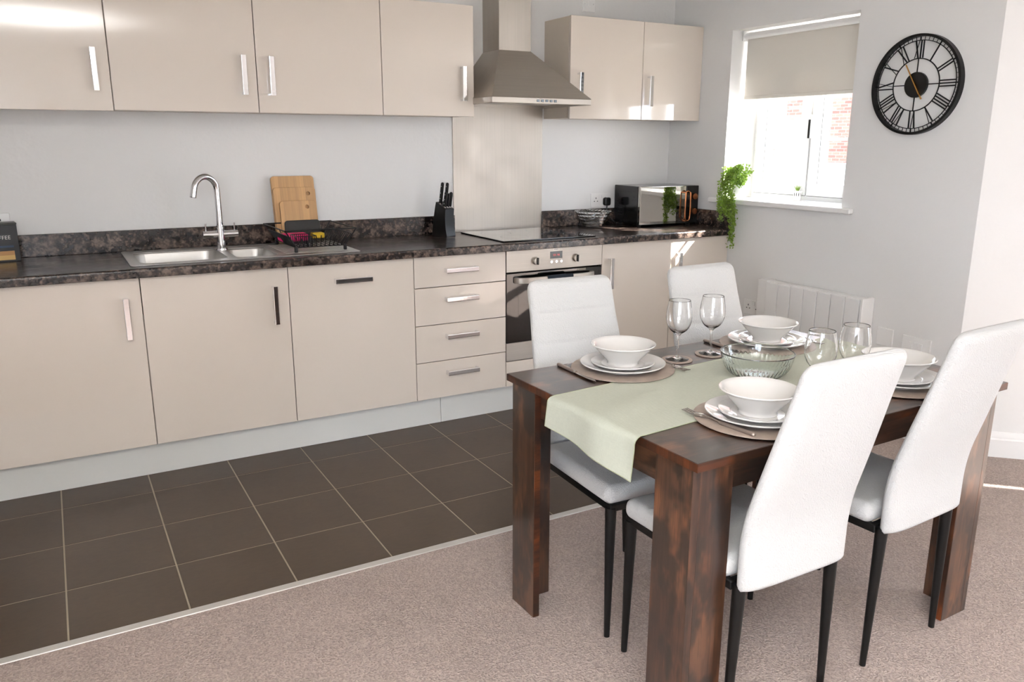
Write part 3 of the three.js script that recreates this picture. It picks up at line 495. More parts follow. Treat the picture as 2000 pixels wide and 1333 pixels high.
{ // dish rack
  const o = thing('dish_rack', 'black wire dish rack on the drainer', 'dish rack', [0.185, WT + 0.0065, 0.3]);
  const b = [0.115, 0.18], t = [0.165, 0.205], y0 = 0.022, y1 = 0.1, r = 0.0022;
  const loop = (w, y, rad) => tube([[-w[0], y, -w[1]], [0, y, -w[1]], [w[0], y, -w[1]], [w[0], y, 0], [w[0], y, w[1]], [0, y, w[1]], [-w[0], y, w[1]], [-w[0], y, 0]].flatMap((p, i, a) => { const q = a[(i + 1) % a.length]; return [p, p.map((v, k) => v * 0.96 + q[k] * 0.04), p.map((v, k) => v * 0.04 + q[k] * 0.96)]; }), rad, 160, 6, true);
  mesh('top_rim', loop(t, y1, 0.0032), M.blackmetal, o); mesh('bottom_rim', loop(b, y0, 0.0026), M.blackmetal, o);
  const w = []; for (let i = 0; i <= 11; i++) { const x = -b[0] + 2 * b[0] * i / 11; w.push(rod([x, y0, -b[1]], [x, y0, b[1]], r, r, 6)); }
  mesh('base_wires', w, M.blackmetal, o);
  for (const s of [-1, 1]) { const q = []; for (let i = 0; i <= 16; i++) { const z = -1 + 2 * i / 16; q.push(rod([s * b[0], y0, z * b[1]], [s * (b[0] + 0.033), y0 + 0.052, z * t[1] * 0.97], r, r, 6)); } q.push(rod([s * (b[0] + 0.033), y0 + 0.052, -t[1] * 0.97], [s * (b[0] + 0.033), y0 + 0.052, t[1] * 0.97], r, r, 6)); mesh('side_wires', q, M.blackmetal, o); }
  for (const s of [-1, 1]) { const q = []; for (let i = 0; i <= 12; i++) { const x = -1 + 2 * i / 12; q.push(rod([x * b[0], y0, s * b[1]], [x * t[0] * 0.88, y0 + 0.052, s * (b[1] + 0.016)], r, r, 6)); } mesh('end_wires', q, M.blackmetal, o); }
  for (const [x, z] of [[-1, -1], [1, -1], [1, 1], [-1, 1]]) { mesh('corner_post', rod([x * b[0], y0, z * b[1]], [x * t[0], y1, z * t[1]], 0.003, 0.003, 8), M.blackmetal, o); mesh('foot', rbox(x * b[0] - 0.007, x * b[0] + 0.007, 0, y0 + 0.004, z * b[1] - 0.007, z * b[1] + 0.007, 0.003), M.black, o); }
  const cut = []; for (let i = 0; i <= 10; i++) { const x = -0.105 + 0.09 * i / 10; for (const z of [0.06, 0.165]) cut.push(rod([x, y0, z], [x, 0.07, z], r, r, 6)); } for (const z of [0.06, 0.165]) cut.push(rod([-0.105, 0.07, z], [-0.015, 0.07, z], r, r, 6)); for (const x of [-0.105, -0.015]) cut.push(rod([x, 0.07, 0.06], [x, 0.07, 0.165], r, r, 6));
  mesh('cutlery_basket', cut, M.blackmetal, o);
  tag(mesh('sponge', rbox(0.055, 0.19, WT + 0.032, WT + 0.068, 0.195, 0.28, 0.012, 3), M.pink, scene), 'bright pink sponge lying in the dish rack', 'sponge');
  tag(mesh('sponge', rbox(0.232, 0.292, WT + 0.032, WT + 0.058, 0.14, 0.19, 0.006, 3), M.yellow, scene), 'yellow sponge lying in the dish rack', 'sponge');
}
{ // coffee box at the left edge
  const o = thing('coffee_box', 'black coffee box at the left end of the worktop', 'box', [-1.0875, WT, 0.1], 0.12);
  const c = document.createElement('canvas'); c.width = 384; c.height = 448; const k = c.getContext('2d');
  k.fillStyle = '#1c1d20'; k.fillRect(0, 0, 384, 448); k.fillStyle = '#d9d5ce'; k.font = '62px sans-serif'; k.textAlign = 'center'; k.fillText('COFFEE', 206, 172);
  k.fillStyle = '#b98a55'; k.fillRect(40, 318, 290, 112); k.fillStyle = '#d2ab6a'; k.fillRect(40, 372, 290, 58); k.fillStyle = '#1d3450'; k.fillRect(40, 250, 290, 26);
  const t = new THREE.CanvasTexture(c); t.colorSpace = THREE.SRGBColorSpace;
  mesh('carton', rbox(-0.068, 0.068, 0, 0.155, -0.04, 0.04, 0.002), phy({ color: '#1c1d20', roughness: 0.4 }), o);
  mesh('printed_front', new THREE.PlaneGeometry(0.134, 0.151).translate(0, 0.0775, 0.0403), phy({ map: t, roughness: 0.4 }), o);
  mesh('lid', rbox(-0.069, 0.069, 0.155, 0.163, -0.041, 0.041, 0.002), phy({ color: '#3a3a34', roughness: 0.4 }), o);
}
// ---------- sockets and switches ----------
function plate(name, label, cat, pos, turn, w, h, kind) {
  const o = thing(name, label, cat, pos, turn);
  mesh('plate', rbox(-w / 2, w / 2, -h / 2, h / 2, 0, 0.009, 0.003), M.white, o);
  if (kind === 'double') for (const s of [-1, 1]) { mesh('pin_holes', [box(s * 0.036 - 0.0025, s * 0.036 + 0.0025, 0.008, 0.018, 0.0085, 0.0094), box(s * 0.036 - 0.015, s * 0.036 - 0.008, -0.008, -0.003, 0.0085, 0.0094), box(s * 0.036 + 0.008, s * 0.036 + 0.015, -0.008, -0.003, 0.0085, 0.0094)], M.dark, o); mesh('rocker', rbox(s * 0.009 - 0.0055, s * 0.009 + 0.0055, 0.014, 0.034, 0.008, 0.012, 0.001), M.white, o); }
  if (kind === 'triple') for (const s of [-1, 0, 1]) mesh('rocker', rbox(s * 0.026 - 0.008, s * 0.026 + 0.008, -0.016, 0.016, 0.008, 0.0125, 0.001), M.white, o);
  if (kind === 'single') { mesh('rocker', rbox(-0.009, 0.009, -0.012, 0.012, 0.008, 0.0125, 0.001), M.white, o); for (const s of [-1, 1]) mesh('screw', rod([s * 0.03, 0, 0.008], [s * 0.03, 0, 0.0098], 0.003), M.chrome, o); }
  return o;
}
plate('double_socket', 'white double socket above the worktop, black plug in it', 'socket', [2.1, 1.058, 0], 0, 0.146, 0.086, 'double');
plate('double_socket', 'white double socket low on the wall beside the radiator', 'socket', [XR, 0.468, 0.825], -PI / 2, 0.146, 0.086, 'double');
plate('wall_switch', 'white fused switch plate above the wall cupboards', 'switch', [1.98, 2.189, 0], 0, 0.088, 0.088, 'single');
plate('aerial_socket', 'small blank white plate between the radiator and the switch plate', 'socket', [XR, 0.475, 1.695], -PI / 2, 0.088, 0.088, 'none');
plate('switch_plate', 'white plate with three rockers on the wall below the clock', 'switch', [XR, 0.465, 1.864], -PI / 2, 0.146, 0.086, 'triple');
plate('double_socket', 'white double socket at the left edge, above the coffee box', 'socket', [-1.112, 1.063, 0], 0, 0.146, 0.086, 'double');
{
  const o = thing('power_plug', 'black plug with cable in the socket beside the microwave', 'plug', [2.136, 1.05, 0.009]);
  mesh('body', rbox(-0.024, 0.024, -0.025, 0.025, 0, 0.032, 0.012, 4), M.black, o);
  mesh('cable', tube([[0, -0.022, 0.018], [0.0, -0.055, 0.02], [0.015, -0.1, 0.035], [0.05, -0.132, 0.05], [0.07, -0.134, 0.03]], 0.0035, 30, 8), M.black, o);
}
// ---------- plants on the sill ----------
{
  const o = thing('trailing_plant', 'trailing green plant hanging over the window sill', 'plant', [XR - 0.005, W.y0, 0.595]);
  mesh('pot', lathe([[0, 0], [0.038, 0], [0.048, 0.075], [0.05, 0.08], [0.045, 0.08], [0.043, 0.07], [0, 0.068]], 32).translate(0.055, 0, 0), M.white, o);
  const leaves = [], stems = [], lg = new THREE.BufferGeometry();
  lg.setAttribute('position', new THREE.Float32BufferAttribute([0, 0, 0, 0.0055, 0.007, 0.0012, 0, 0.008, -0.001, -0.0055, 0.007, 0.0012, 0, 0.016, 0], 3)); lg.setIndex([0, 1, 2, 0, 2, 3, 1, 4, 2, 2, 4, 3]); lg.computeVertexNormals();
  const put = (p, s) => { const g = lg.clone(), q = new THREE.Quaternion().setFromEuler(new THREE.Euler(rr(-1.8, 1.8), rr(0, 6.28), rr(-1.8, 1.8))); g.scale(s, s, s).applyQuaternion(q).translate(p.x, p.y, p.z); leaves.push(g); };
  for (let i = 0; i < 40; i++) {
    const z = rr(-0.055, 0.06), drop = i < 6 ? rr(0.22, 0.31) : i < 18 ? rr(0.06, 0.15) : i < 24 ? rr(-0.02, 0.1) : -0.05, zz = drop > 0.16 ? rr(0.05, 0.085) : z, up = rr(0.10, 0.19);
    const pts = drop > 0 ? [[0.05, 0.07, z * 0.5], [0.01, up, z], [-0.045, 0.09, z], [-0.058, 0.0, zz], [-0.05, -drop * 0.5, zz + rr(-0.01, 0.01)], [-0.05, -drop, zz + rr(-0.02, 0.02)]] : [[0.05, 0.07, z * 0.5], [0.03 + rr(-0.03, 0.03), up * 0.7, z * 0.9], [rr(-0.05, 0.05), up * 1.08, z * 1.6 + rr(-0.02, 0.04)], [rr(-0.06, 0.04), up * 0.9, z * 2 + rr(-0.02, 0.05)]];
    const c = new THREE.CatmullRomCurve3(pts.map(p => new V3(...p))); stems.push(new THREE.TubeGeometry(c, 16, 0.0011, 4));
    const n = Math.round(c.getLength() / 0.0042); for (let k = 2; k <= n; k++) { const p = c.getPoint(k / n); p.x += rr(-0.011, 0.004); p.y += rr(-0.008, 0.008); p.z += rr(-0.012, 0.012); put(p, rr(0.75, 1.25)); }
  }
  mesh('stems', stems, M.stem, o); const f = mesh('foliage', leaves, M.leaf, o); f.userData.kind = 'stuff';
}
{
  const o = thing('succulent', 'tiny succulent in a white dotted pot on the sill', 'plant', [XR + 0.185, W.y0, 0.912]);
  const c = document.createElement('canvas'); c.width = 256; c.height = 128; const k = c.getContext('2d'); k.fillStyle = '#f1efec'; k.fillRect(0, 0, 256, 128); k.fillStyle = '#3c3c3c'; for (let j = 0; j < 4; j++) for (let i = 0; i < 12; i++) { k.beginPath(); k.arc(10 + i * 21.33 + (j % 2) * 10, 18 + j * 31, 5, 0, 7); k.fill(); }
  const t = new THREE.CanvasTexture(c); t.colorSpace = THREE.SRGBColorSpace;
  mesh('pot', lathe([[0.019, 0], [0.026, 0.055], [0.026, 0.058], [0.0235, 0.058], [0.022, 0.05], [0, 0.048]], 32), phy({ map: t, roughness: 0.4 }), o);
  for (let i = 0; i < 14; i++) { const a = i * 2.4, r = 0.25 + 0.6 * i / 14, L = 0.035 + 0.012 * rnd(); mesh('leaf', new THREE.ConeGeometry(0.0042, L, 6).translate(0, L / 2, 0).rotateZ(r * 0.8).rotateY(a).translate(0, 0.05, 0), M.leaf, o); }
}
// ---------- wall clock ----------
{
  const o = thing('wall_clock', 'large black skeleton wall clock with Roman numerals', 'clock', [XR, 1.662, 1.712], -PI / 2);
  const ring = (r0, r1, d, z) => { const s = new THREE.Shape(); s.absarc(0, 0, r1, 0, 2 * PI); const h = new THREE.Path(); h.absarc(0, 0, r0, 0, 2 * PI, true); s.holes.push(h); return new THREE.ExtrudeGeometry(s, { depth: d, bevelEnabled: false, curveSegments: 64 }).translate(0, 0, z); };
  const bar = (x0, y0, x1, y1, w, z = 0.018) => { const L = Math.hypot(x1 - x0, y1 - y0); return new THREE.BoxGeometry(w, L, 0.003).rotateZ(Math.atan2(-(x1 - x0), y1 - y0)).translate((x0 + x1) / 2, (y0 + y1) / 2, z); };
  mesh('outer_band', ring(0.2085, 0.22, 0.03, 0.001), M.blackmetal, o);
  mesh('minute_ring', ring(0.1905, 0.194, 0.003, 0.0165), M.blackmetal, o);
  mesh('inner_ring', ring(0.112, 0.1165, 0.003, 0.0165), M.blackmetal, o);
  mesh('hub', new THREE.CylinderGeometry(0.056, 0.056, 0.012, 64).rotateX(PI / 2).translate(0, 0, 0.014), M.blackmetal, o);
  for (let i = 0; i < 4; i++) { const a = i * PI / 2; mesh('spoke', bar(0.055 * Math.sin(a), 0.055 * Math.cos(a), 0.113 * Math.sin(a), 0.113 * Math.cos(a), 0.0045), M.blackmetal, o); }
  const ticks = []; for (let i = 0; i < 60; i++) { const a = i * PI / 30; ticks.push(bar(0.192 * Math.sin(a), 0.192 * Math.cos(a), 0.2095 * Math.sin(a), 0.2095 * Math.cos(a), i % 5 ? 0.0018 : 0.006)); }
  mesh('minute_marks', ticks, M.blackmetal, o);
  const R0 = 0.1155, R1 = 0.1915, num = ['XII', 'I', 'II', 'III', 'IIII', 'V', 'VI', 'VII', 'VIII', 'IX', 'X', 'XI'];
  num.forEach((s, i) => {
    const wd = { I: 0.0125, V: 0.026, X: 0.026 }; let tot = 0; for (const ch of s) tot += wd[ch]; let x = -tot / 2; const parts = [];
    for (const ch of s) {
      const c = x + wd[ch] / 2, h = wd[ch] / 2 - 0.004; x += wd[ch];
      if (ch === 'I') parts.push(bar(c, R0, c, R1, 0.0055)); if (ch === 'V') parts.push(bar(c, R0, c - h, R1, 0.006), bar(c, R0, c + h, R1, 0.0022)); if (ch === 'X') parts.push(bar(c + h, R0, c - h, R1, 0.006), bar(c - h, R0, c + h, R1, 0.0022));
    }
    mesh('numeral', join(parts).rotateZ(-i * PI / 6), M.blackmetal, o);
  });
  const hand = (deg, L, tail, w, z) => { const a = THREE.MathUtils.degToRad(deg); return bar(-tail * Math.sin(a), -tail * Math.cos(a), L * Math.sin(a), L * Math.cos(a), w, z); };
  mesh('minute_hand', hand(-31, 0.105, 0.05, 0.005, 0.026), M.gold, o); mesh('hour_hand', hand(149, 0.075, 0.01, 0.0055, 0.023), M.gold, o);
}
// ---------- electric radiator ----------
{
  const o = thing('radiator', 'white electric panel radiator on the wall below the window', 'radiator', [XR - 0.012, 0.2, 1.262], -PI / 2);
  mesh('body', [rbox(-0.335, 0.335, 0, 0.455, 0, 0.055, 0.004)], M.white, o);
  for (let i = 0; i < 7; i++) { const x = -0.28 + i * 0.0875; mesh('panel', rbox(x, x + 0.084, 0.008, 0.452, 0.04, 0.074, 0.004), M.white, o); }
  mesh('end_cap', rbox(0.336, 0.352, -0.004, 0.459, -0.01, 0.08, 0.003), M.white, o); mesh('end_cap', rbox(-0.352, -0.282, -0.004, 0.459, -0.01, 0.06, 0.003), M.white, o);
}
// ---------- dining table ----------
const TH = 0.74, TC = [0.842, 2.535], TA = 0.02, TW = 0.594, TD = 0.402;   // centre, turn, half length, half depth
{
  const o = thing('dining_table', 'rustic dark wood dining table with panel legs', 'table', [TC[0], 0, TC[1]], TA), t = 0.022;
  const top = mesh('tabletop', uvm(rbox(-TW, TW, TH - t, TH, -TD, TD, 0.0015), 'x', [0.3, 0.7]), M.wood, o);
  mesh('edge_band', [box(-TW - 0.0008, -TW, TH - t + 0.001, TH - 0.001, -TD, TD), box(TW, TW + 0.0008, TH - t + 0.001, TH - 0.001, -TD, TD), box(-TW, TW, TH - t + 0.001, TH - 0.001, TD, TD + 0.0008), box(-TW, TW, TH - t + 0.001, TH - 0.001, -TD - 0.0008, -TD)], M.edge, top);
  const ix = TW - 0.008, iz = TD - 0.02, b = 0.022, L = 0.122;
  for (const [sx, sz] of [[-1, -1], [1, -1], [1, 1], [-1, 1]]) {
    const f = (a, c) => a < c ? [a, c] : [c, a], X = f(sx * ix, sx * (ix - b)), Z = f(sz * iz, sz * (iz - L)), X2 = f(sx * (ix - b), sx * (ix - L)), Z2 = f(sz * iz, sz * (iz - b));
    const leg = mesh('leg', [uvm(rbox(X[0], X[1], 0.001, TH - t, Z[0], Z[1], 0.001), 'y', [rr(0, 2), rr(0, 2)]), uvm(rbox(X2[0], X2[1], 0.001, TH - t, Z2[0], Z2[1], 0.001), 'y', [rr(0, 2), rr(0, 2)])], M.wood, o);
    mesh('edge_band', [box(X[0] + 0.001, X[1] - 0.001, 0.002, TH - t, ...f(sz * (iz - L), sz * (iz - L - 0.0008))), box(...f(sx * (ix - L), sx * (ix - L - 0.0008)), 0.002, TH - t, Z2[0] + 0.001, Z2[1] - 0.001)], M.edge, leg);
  }
  for (const s of [-1, 1]) {
    mesh('apron', uvm(box(-ix + 0.05, ix - 0.05, TH - t - 0.082, TH - t, ...(s < 0 ? [-iz + b, -iz + b + 0.018] : [iz - b - 0.018, iz - b])), 'x', [rr(0, 2), rr(0, 2)]), M.wood, o);
    mesh('apron', uvm(box(...(s < 0 ? [-ix + b, -ix + b + 0.018] : [ix - b - 0.018, ix - b]), TH - t - 0.082, TH - t, -iz + 0.05, iz - 0.05), 'z', [rr(0, 2), rr(0, 2)]), M.wood, o);
  }
}
{ // table runner draped over both ends
  const o = thing('table_runner', 'sage green cloth runner along the table, hanging over its end', 'table runner', [TC[0], TH, TC[1]], TA);
  const nu = 150, nv = 40, pos = [], uv = [], idx = [], half = 0.18, flat = TW + 0.004, R = 0.012, hang = 0.08, tot = flat + R * PI / 2 + hang;
  const place = (s, v) => {           // s along, v across
    const a = Math.abs(s), sg = Math.sign(s) || 1; let x, y;
    if (a < flat) { x = a; y = R * 0; } else if (a < flat + R * PI / 2) { const q = (a - flat) / R; x = flat + R * Math.sin(q); y = -R * (1 - Math.cos(q)); } else { const k = a - flat - R * PI / 2; x = flat + R + k * 0.12 + (sg < 0 ? 0.004 * Math.sin(v * 18) * k / hang : 0); y = -R - k; }
    return [x * sg, y];
  };
  for (let i = 0; i <= nu; i++) for (let j = 0; j <= nv; j++) {
    const s = -tot + 2 * tot * i / nu, v = -1 + 2 * j / nv; let [x, y] = place(s * (1 + 0.02 * v * (s < 0 ? 1 : -1)), v * half);
    const z = v * half - 0.012 - 0.045 * (x / TW) ;
    const wr = 0.0034 * Math.sin(s * 19 + v * 5 + 3 * Math.sin(s * 5)) * step(0.2, 0.9, fbm((s + 1) / 2.2, (v + 1) / 2.2, 5, 4, 2, 90)) + 0.0022 * fbm((s + 1) / 2.2, (v + 1) / 2.2, 9, 5, 3, 77);
    if (Math.abs(s) < flat) y += Math.max(0.0002, wr * step(0.3, 0.65, 1 - Math.abs(v))) + 0.0012; else { x -= Math.sign(s) * 0.0; y += 0.0016 * Math.max(0, 1 - (Math.abs(s) - flat) / 0.02); x += Math.sign(s) * (0.0016 + wr * 1.6); }
    pos.push(x, y, z); uv.push(s, v * half);
  }
  const n = nv + 1; for (let i = 0; i < nu; i++) for (let j = 0; j < nv; j++) { const a = i * n + j; idx.push(a, a + 1, a + n, a + 1, a + n + 1, a + n); }
  const g = new THREE.BufferGeometry(); g.setAttribute('position', new THREE.Float32BufferAttribute(pos, 3)); g.setAttribute('uv', new THREE.Float32BufferAttribute(uv, 2)); g.setIndex(idx); g.computeVertexNormals();
  const c = mesh('cloth', g, M.linen, o);
  const hem = []; for (const v of [0, nv]) { const pts = []; for (let i = 0; i <= nu; i += 2) pts.push(new V3(...pos.slice((i * n + v) * 3, (i * n + v) * 3 + 3))); hem.push(new THREE.TubeGeometry(new THREE.CatmullRomCurve3(pts), 200, 0.0011, 5)); }
  for (const i of [0, nu]) { const pts = []; for (let v = 0; v <= nv; v += 2) pts.push(new V3(...pos.slice((i * n + v) * 3, (i * n + v) * 3 + 3))); hem.push(new THREE.TubeGeometry(new THREE.CatmullRomCurve3(pts), 60, 0.0011, 5)); }
  mesh('hem', hem, std({ color: '#a9ad8e', roughness: 1 }), c);
}
// ---------- place settings ----------
const matG = lathe([[0, 0], [0.1545, 0], [0.155, 0.0012], [0.1545, 0.0028], [0, 0.0028]], 96);
{ const p = matG.attributes.position, uv = matG.attributes.uv; for (let i = 0; i < p.count; i++) uv.setXY(i, p.getX(i), p.getZ(i)); }
const plateProfile = (R, h) => [[0, 0], [R * 0.62, 0], [R * 0.64, 0.002], [R * 0.72, 0.004], [R * 0.985, h - 0.002], [R, h], [R * 0.985, h + 0.002], [R * 0.72, 0.0085], [R * 0.62, 0.006], [0, 0.0055]];
const plateG = lathe(smoothPts(plateProfile(0.126, 0.017), 60), 80), sideG = lathe(smoothPts(plateProfile(0.094, 0.013), 60), 80);
const bowlG = lathe(smoothPts([[0, 0], [0.044, 0], [0.046, 0.003], [0.05, 0.012], [0.072, 0.036], [0.088, 0.054], [0.0965, 0.0605], [0.0965, 0.063], [0.0945, 0.0635], [0.085, 0.058], [0.069, 0.04], [0.048, 0.017], [0.03, 0.0095], [0, 0.0085]], 90), 80);
const onRunner = 0.0035;
const settings = [
  ['C', 0.566, 2.276, 'at the far left place, in front of the oven', 0],
  ['D', 1.174, 2.272, 'at the far right place, before the radiator', 0],
  ['A', 0.58, 2.803, 'at the near left place beside the fork', 0],
  ['B', 1.155, 2.775, 'at the near right place between the near chairs', 0],
];
for (const [id, x, z, where] of settings) {
  const y = TH + onRunner;
  const m = tag(mesh('placemat', matG, M.mat, scene), 'round taupe placemat ' + where, 'placemat', 'round placemats'); m.position.set(x, y, z);
  const a = tag(mesh('dinner_plate', plateG, M.china, scene), 'large white dinner plate ' + where, 'plate', 'dinner plates'); a.position.set(x, y + 0.0029, z);
  const b = tag(mesh('side_plate', sideG, M.china, scene), 'small white plate under bowl ' + where, 'plate', 'side plates'); b.position.set(x, y + 0.009, z);
  const c = tag(mesh('cereal_bowl', bowlG, M.china, scene), 'white bowl on two plates ' + where, 'bowl', 'white bowls'); c.position.set(x, y + 0.0148, z);
}
// cutlery
function knife(label, pos, turn, pitch = 0) {
  const o = thing('table_knife', label, 'knife', pos, turn, 'table knives');
  mesh('handle', new THREE.CapsuleGeometry(0.0066, 0.088, 5, 12).rotateX(PI / 2).scale(1, 0.8, 1).translate(0, 0.005, 0.065), M.cutleryhandle, o);
  const s = new THREE.Shape(); s.moveTo(-0.004, 0); s.lineTo(0.005, 0); s.quadraticCurveTo(0.01, 0.07, 0.001, 0.112); s.quadraticCurveTo(-0.006, 0.105, -0.007, 0.07); s.closePath();
  mesh('blade', new THREE.ExtrudeGeometry(s, { depth: 0.0012, bevelEnabled: true, bevelSize: 0.0004, bevelThickness: 0.0004, bevelSegments: 1 }).rotateX(-PI / 2).translate(0, 0.004, 0.016), M.cutlery, o);
  mesh('bolster', new THREE.CylinderGeometry(0.0055, 0.0045, 0.012, 12).rotateX(PI / 2).translate(0, 0.005, 0.016), M.cutlery, o); return o;
}
function fork(label, pos, turn) {
  const o = thing('table_fork', label, 'fork', pos, turn, 'table forks');
  mesh('handle', new THREE.CapsuleGeometry(0.0066, 0.095, 5, 12).rotateX(PI / 2).scale(1, 0.8, 1).translate(0, 0.0055, 0.063), M.cutleryhandle, o);
  const f = []; f.push(tube([[0, 0.0055, 0.015], [0, 0.009, -0.015], [0, 0.008, -0.045]], 0.0026, 20, 8));
  f.push(new THREE.SphereGeometry(1, 16, 10).scale(0.0115, 0.0018, 0.016).translate(0, 0.0075, -0.054));
  for (let i = 0; i < 4; i++) { const x = -0.0093 + i * 0.0062; f.push(tube([[x, 0.0068, -0.056], [x, 0.0055, -0.072], [x * 0.95, 0.008, -0.104]], 0.0014, 16, 6)); }
  mesh('head', f, M.cutlery, o); return o;
}
knife('table knife left of the far left plates, pointing to the runner', [0.414, TH + 0.0005, 2.262], PI - 0.03);
fork('table fork with its tines on the runner, at the near left place', [0.462, TH + 0.0048, 2.785], 0.09);
fork('table fork right of the far left plates, by the coaster', [0.7, TH + 0.0048, 2.31], PI);
knife('table knife behind the right wine glass, at the far right place', [1.02, TH + 0.0005, 2.25], PI);
fork('table fork right of the far right plates', [1.335, TH + 0.0005, 2.27], PI);
knife('table knife right of the near left plates, behind the near chair', [0.715, TH + 0.0048, 2.80], 0);
// coasters, wine glasses
const coasterG = lathe([[0, 0], [0.0475, 0], [0.048, 0.0015], [0.0475, 0.0032], [0, 0.0032]], 64);
{ const p = coasterG.attributes.position, uv = coasterG.attributes.uv; for (let i = 0; i < p.count; i++) uv.setXY(i, p.getX(i), p.getZ(i)); }
const wineG = lathe(smoothPts([[0, 0], [0.033, 0], [0.0335, 0.0012], [0.02, 0.004], [0.006, 0.0095], [0.0042, 0.02], [0.0037, 0.05], [0.0045, 0.072], [0.011, 0.082], [0.026, 0.094], [0.037, 0.114], [0.0402, 0.135], [0.0385, 0.158], [0.0335, 0.186], [0.0328, 0.1868], [0.0322, 0.186], [0.0372, 0.158], [0.0389, 0.135], [0.0357, 0.1148], [0.0248, 0.096], [0.01, 0.0865], [0, 0.0855]], 140), 64);
for (const [x, z, w] of [[0.778, 2.277, 'left of the far pair on the table'], [0.919, 2.274, 'right of the far pair on the table'], [0.812, 2.785, 'left one half hidden by the near chair'], [0.945, 2.785, 'right one half hidden by the near chair']]) {
  const c = tag(mesh('coaster', coasterG, M.mat, scene), 'round taupe coaster under wine glass, ' + w, 'coaster', 'coasters'); c.position.set(x, TH + 0.0006 + (z > 2.4 ? 0.003 : 0), z);
  const g = tag(mesh('wine_glass', wineG, M.glass, scene), 'clear stemmed wine glass, ' + w, 'wine glass', 'wine glasses'); g.position.set(x, TH + 0.0042 + (z > 2.4 ? 0.003 : 0), z);
}
{ // ribbed glass bowl on the runner
  const o = thing('glass_bowl', 'ribbed pale green glass bowl in the middle of the runner', 'bowl', [0.842, TH + 0.0045, 2.545]);
  const N = 180, prof = smoothPts([[0.03, 0], [0.045, 0.001], [0.066, 0.008], [0.086, 0.026], [0.098, 0.05], [0.1045, 0.076]], 24), inner = smoothPts([[0.1025, 0.0765], [0.096, 0.05], [0.084, 0.029], [0.064, 0.0125], [0.04, 0.0075], [0, 0.007]], 24), pos = [], idx = [];
  const all = [[0, 0.0025], ...prof, ...inner];
  all.forEach(([r, y], q) => { for (let i = 0; i < N; i++) { const a = i / N * 2 * PI, rib = q > 3 && q <= prof.length && y < 0.055 ? 0.001 * Math.cos(a * 45) * step(0.0, 0.012, y) * (1 - step(0.038, 0.055, y)) : 0; pos.push((r + rib) * Math.cos(a), y, (r + rib) * Math.sin(a)); } });
  for (let q = 0; q + 1 < all.length; q++) for (let i = 0; i < N; i++) { const j = (i + 1) % N, a = q * N + i, b = q * N + j; idx.push(a, a + N, b, b, a + N, b + N); }
  const g = new THREE.BufferGeometry(); g.setAttribute('position', new THREE.Float32BufferAttribute(pos, 3)); g.setIndex(idx); g.computeVertexNormals();
  mesh('body', g, M.greenglass, o);
}
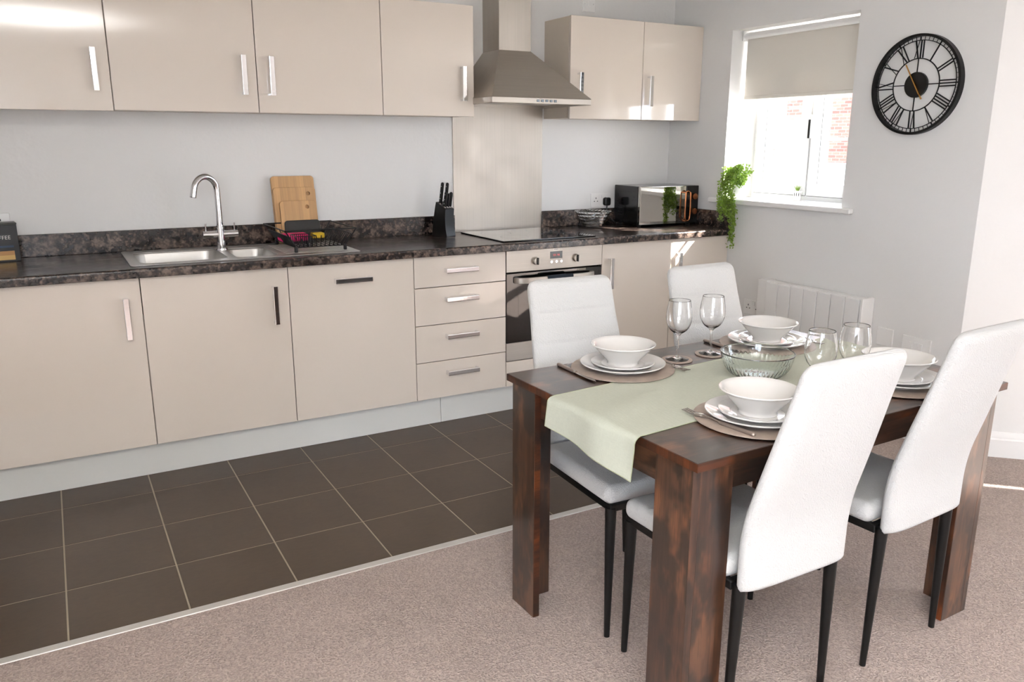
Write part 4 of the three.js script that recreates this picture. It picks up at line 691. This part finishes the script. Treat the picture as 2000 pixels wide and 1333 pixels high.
// ---------- dining chairs ----------
function makeChair(label) {
  const o = thing('dining_chair', label, 'chair', [0, 0, 0], 0, 'white dining chairs');
  // backrest: rings along the height, local +z is the front of the chair
  const n = 65, K = 96, grooves = [0.585, 0.68, 0.775, 0.87], y0 = 0.405, y1 = 0.972;
  const zc = y => { const t = (y - y0) / (y1 - y0), q = Math.max(0, t - 0.14) / 0.86; return -0.214 - 0.122 * (q < 0.25 ? q * q * 2 : 0.125 + (q - 0.25) * 1.1667); };
  const wd = y => { const t = (y - y0) / (y1 - y0); return 0.171 + 0.007 * Math.sin(Math.min(1, t / 0.8) * PI) - 0.014 * t; };
  const pos = [], idx = [], uv = [];
  for (let k = 0; k <= K; k++) {
    const t = k / K, y = y0 + (y1 - y0) * t; let w = wd(y), d = 0.028 - 0.004 * t;
    const top = (y1 - y) / 0.034, bot = (y - y0) / 0.012; if (top < 1) { w -= 0.03 * (1 - Math.sqrt(Math.max(0, 1 - (1 - top) ** 2))); d *= Math.sqrt(Math.max(0.01, 1 - Math.pow(1 - top, 2.4))); } if (bot < 1) { const q = Math.sqrt(Math.max(0.03, 1 - (1 - bot) ** 2)); w -= 0.005 * (1 - q); d *= q; }
    let gr = 0; for (const g of grooves) gr += Math.exp(-(((y - g) / 0.0042) ** 2)) * 0.004;
    let arc = 0, px = w, pz = 0;
    for (let i = 0; i < n; i++) { const a = i / (n - 1) * 2 * PI, c = Math.cos(a), s = Math.sin(a), x = w * Math.sign(c) * Math.pow(Math.abs(c), 2 / 5.5); let z = d * Math.sign(s) * Math.pow(Math.abs(s), 2 / 2.5); arc += Math.hypot(x - px, z - pz); px = x; pz = z; z -= gr * step(0.45, 0.8, s); pos.push(x, y, zc(y) + z); uv.push(arc, y); }
  }
  for (let k = 0; k < K; k++) for (let i = 0; i + 1 < n; i++) { const j = i + 1, a = k * n + i, b = k * n + j; idx.push(a, a + n, b, b, a + n, b + n); }
  const cap = (k, up) => { const c = pos.length / 3, y = up ? y1 + 0.0006 : y0 - 0.0006; pos.push(0, y, zc(y)); uv.push(0, y); for (let i = 0; i + 1 < n; i++) { const j = i + 1; up ? idx.push(k * n + i, c, k * n + j) : idx.push(k * n + i, k * n + j, c); } };
  cap(K, true); cap(0, false);
  const g = new THREE.BufferGeometry(); g.setAttribute('position', new THREE.Float32BufferAttribute(pos, 3)); g.setAttribute('uv', new THREE.Float32BufferAttribute(uv, 2)); g.setIndex(idx); g.computeVertexNormals();
  mesh('backrest', g, M.boucle, o);
  // seat cushion
  const sg = new RoundedBoxGeometry(0.37, 0.056, 0.385, 6, 0.024), sp = sg.attributes.position; for (let i = 0; i < sp.count; i++) { const x = sp.getX(i), z = sp.getZ(i); if (sp.getY(i) > 0.01) sp.setY(i, sp.getY(i) + 0.006 * (1 - (x / 0.2) ** 2) * (1 - (z / 0.21) ** 2)); }
  sg.computeVertexNormals(); mesh('seat', uvm(sg.translate(0, 0.445, 0.014), 'x'), M.boucle, o);
  mesh('seat_frame', [rbox(-0.174, -0.154, 0.398, 0.42, -0.19, 0.205, 0.003), rbox(0.154, 0.174, 0.398, 0.42, -0.19, 0.205, 0.003), rbox(-0.17, 0.17, 0.398, 0.42, 0.185, 0.205, 0.003), rbox(-0.17, 0.17, 0.398, 0.42, -0.19, -0.17, 0.003)], M.blackmetal, o);
  const bolt = M.chrome;
  for (const s of [-1, 1]) {
    mesh('leg', rod([s * 0.168, 0.0, 0.198], [s * 0.164, 0.408, 0.192], 0.0085, 0.0165, 16), M.blackmetal, o);
    const r = mesh('leg', rod([s * 0.168, 0.0, -0.198], [s * 0.156, 0.415, -0.2], 0.0085, 0.0165, 16), M.blackmetal, o);
    mesh('bolts', [rod([s * 0.15, 0.39, -0.2], [s * 0.153, 0.39, -0.2], 0.004), rod([s * 0.15, 0.37, -0.2], [s * 0.153, 0.37, -0.2], 0.004)], bolt, r);
  }
  return o;
}
const chair = makeChair('white dining chair on the far side, in front of the oven');
chair.position.set(0.568, 0, 2.284); chair.rotation.y = -0.05;
copyOf(chair, [1.168, 0, 2.275], 0.01, 'white dining chair on the far side, next to the radiator', 'white dining chairs');
copyOf(chair, [0.56, 0, 2.752], PI, 'white dining chair seen from behind, nearest to the camera', 'white dining chairs');
copyOf(chair, [1.083, 0, 2.722], PI + 0.057, 'white dining chair seen from behind, at the right edge of the table', 'white dining chairs');
renderer.render(scene, camera);
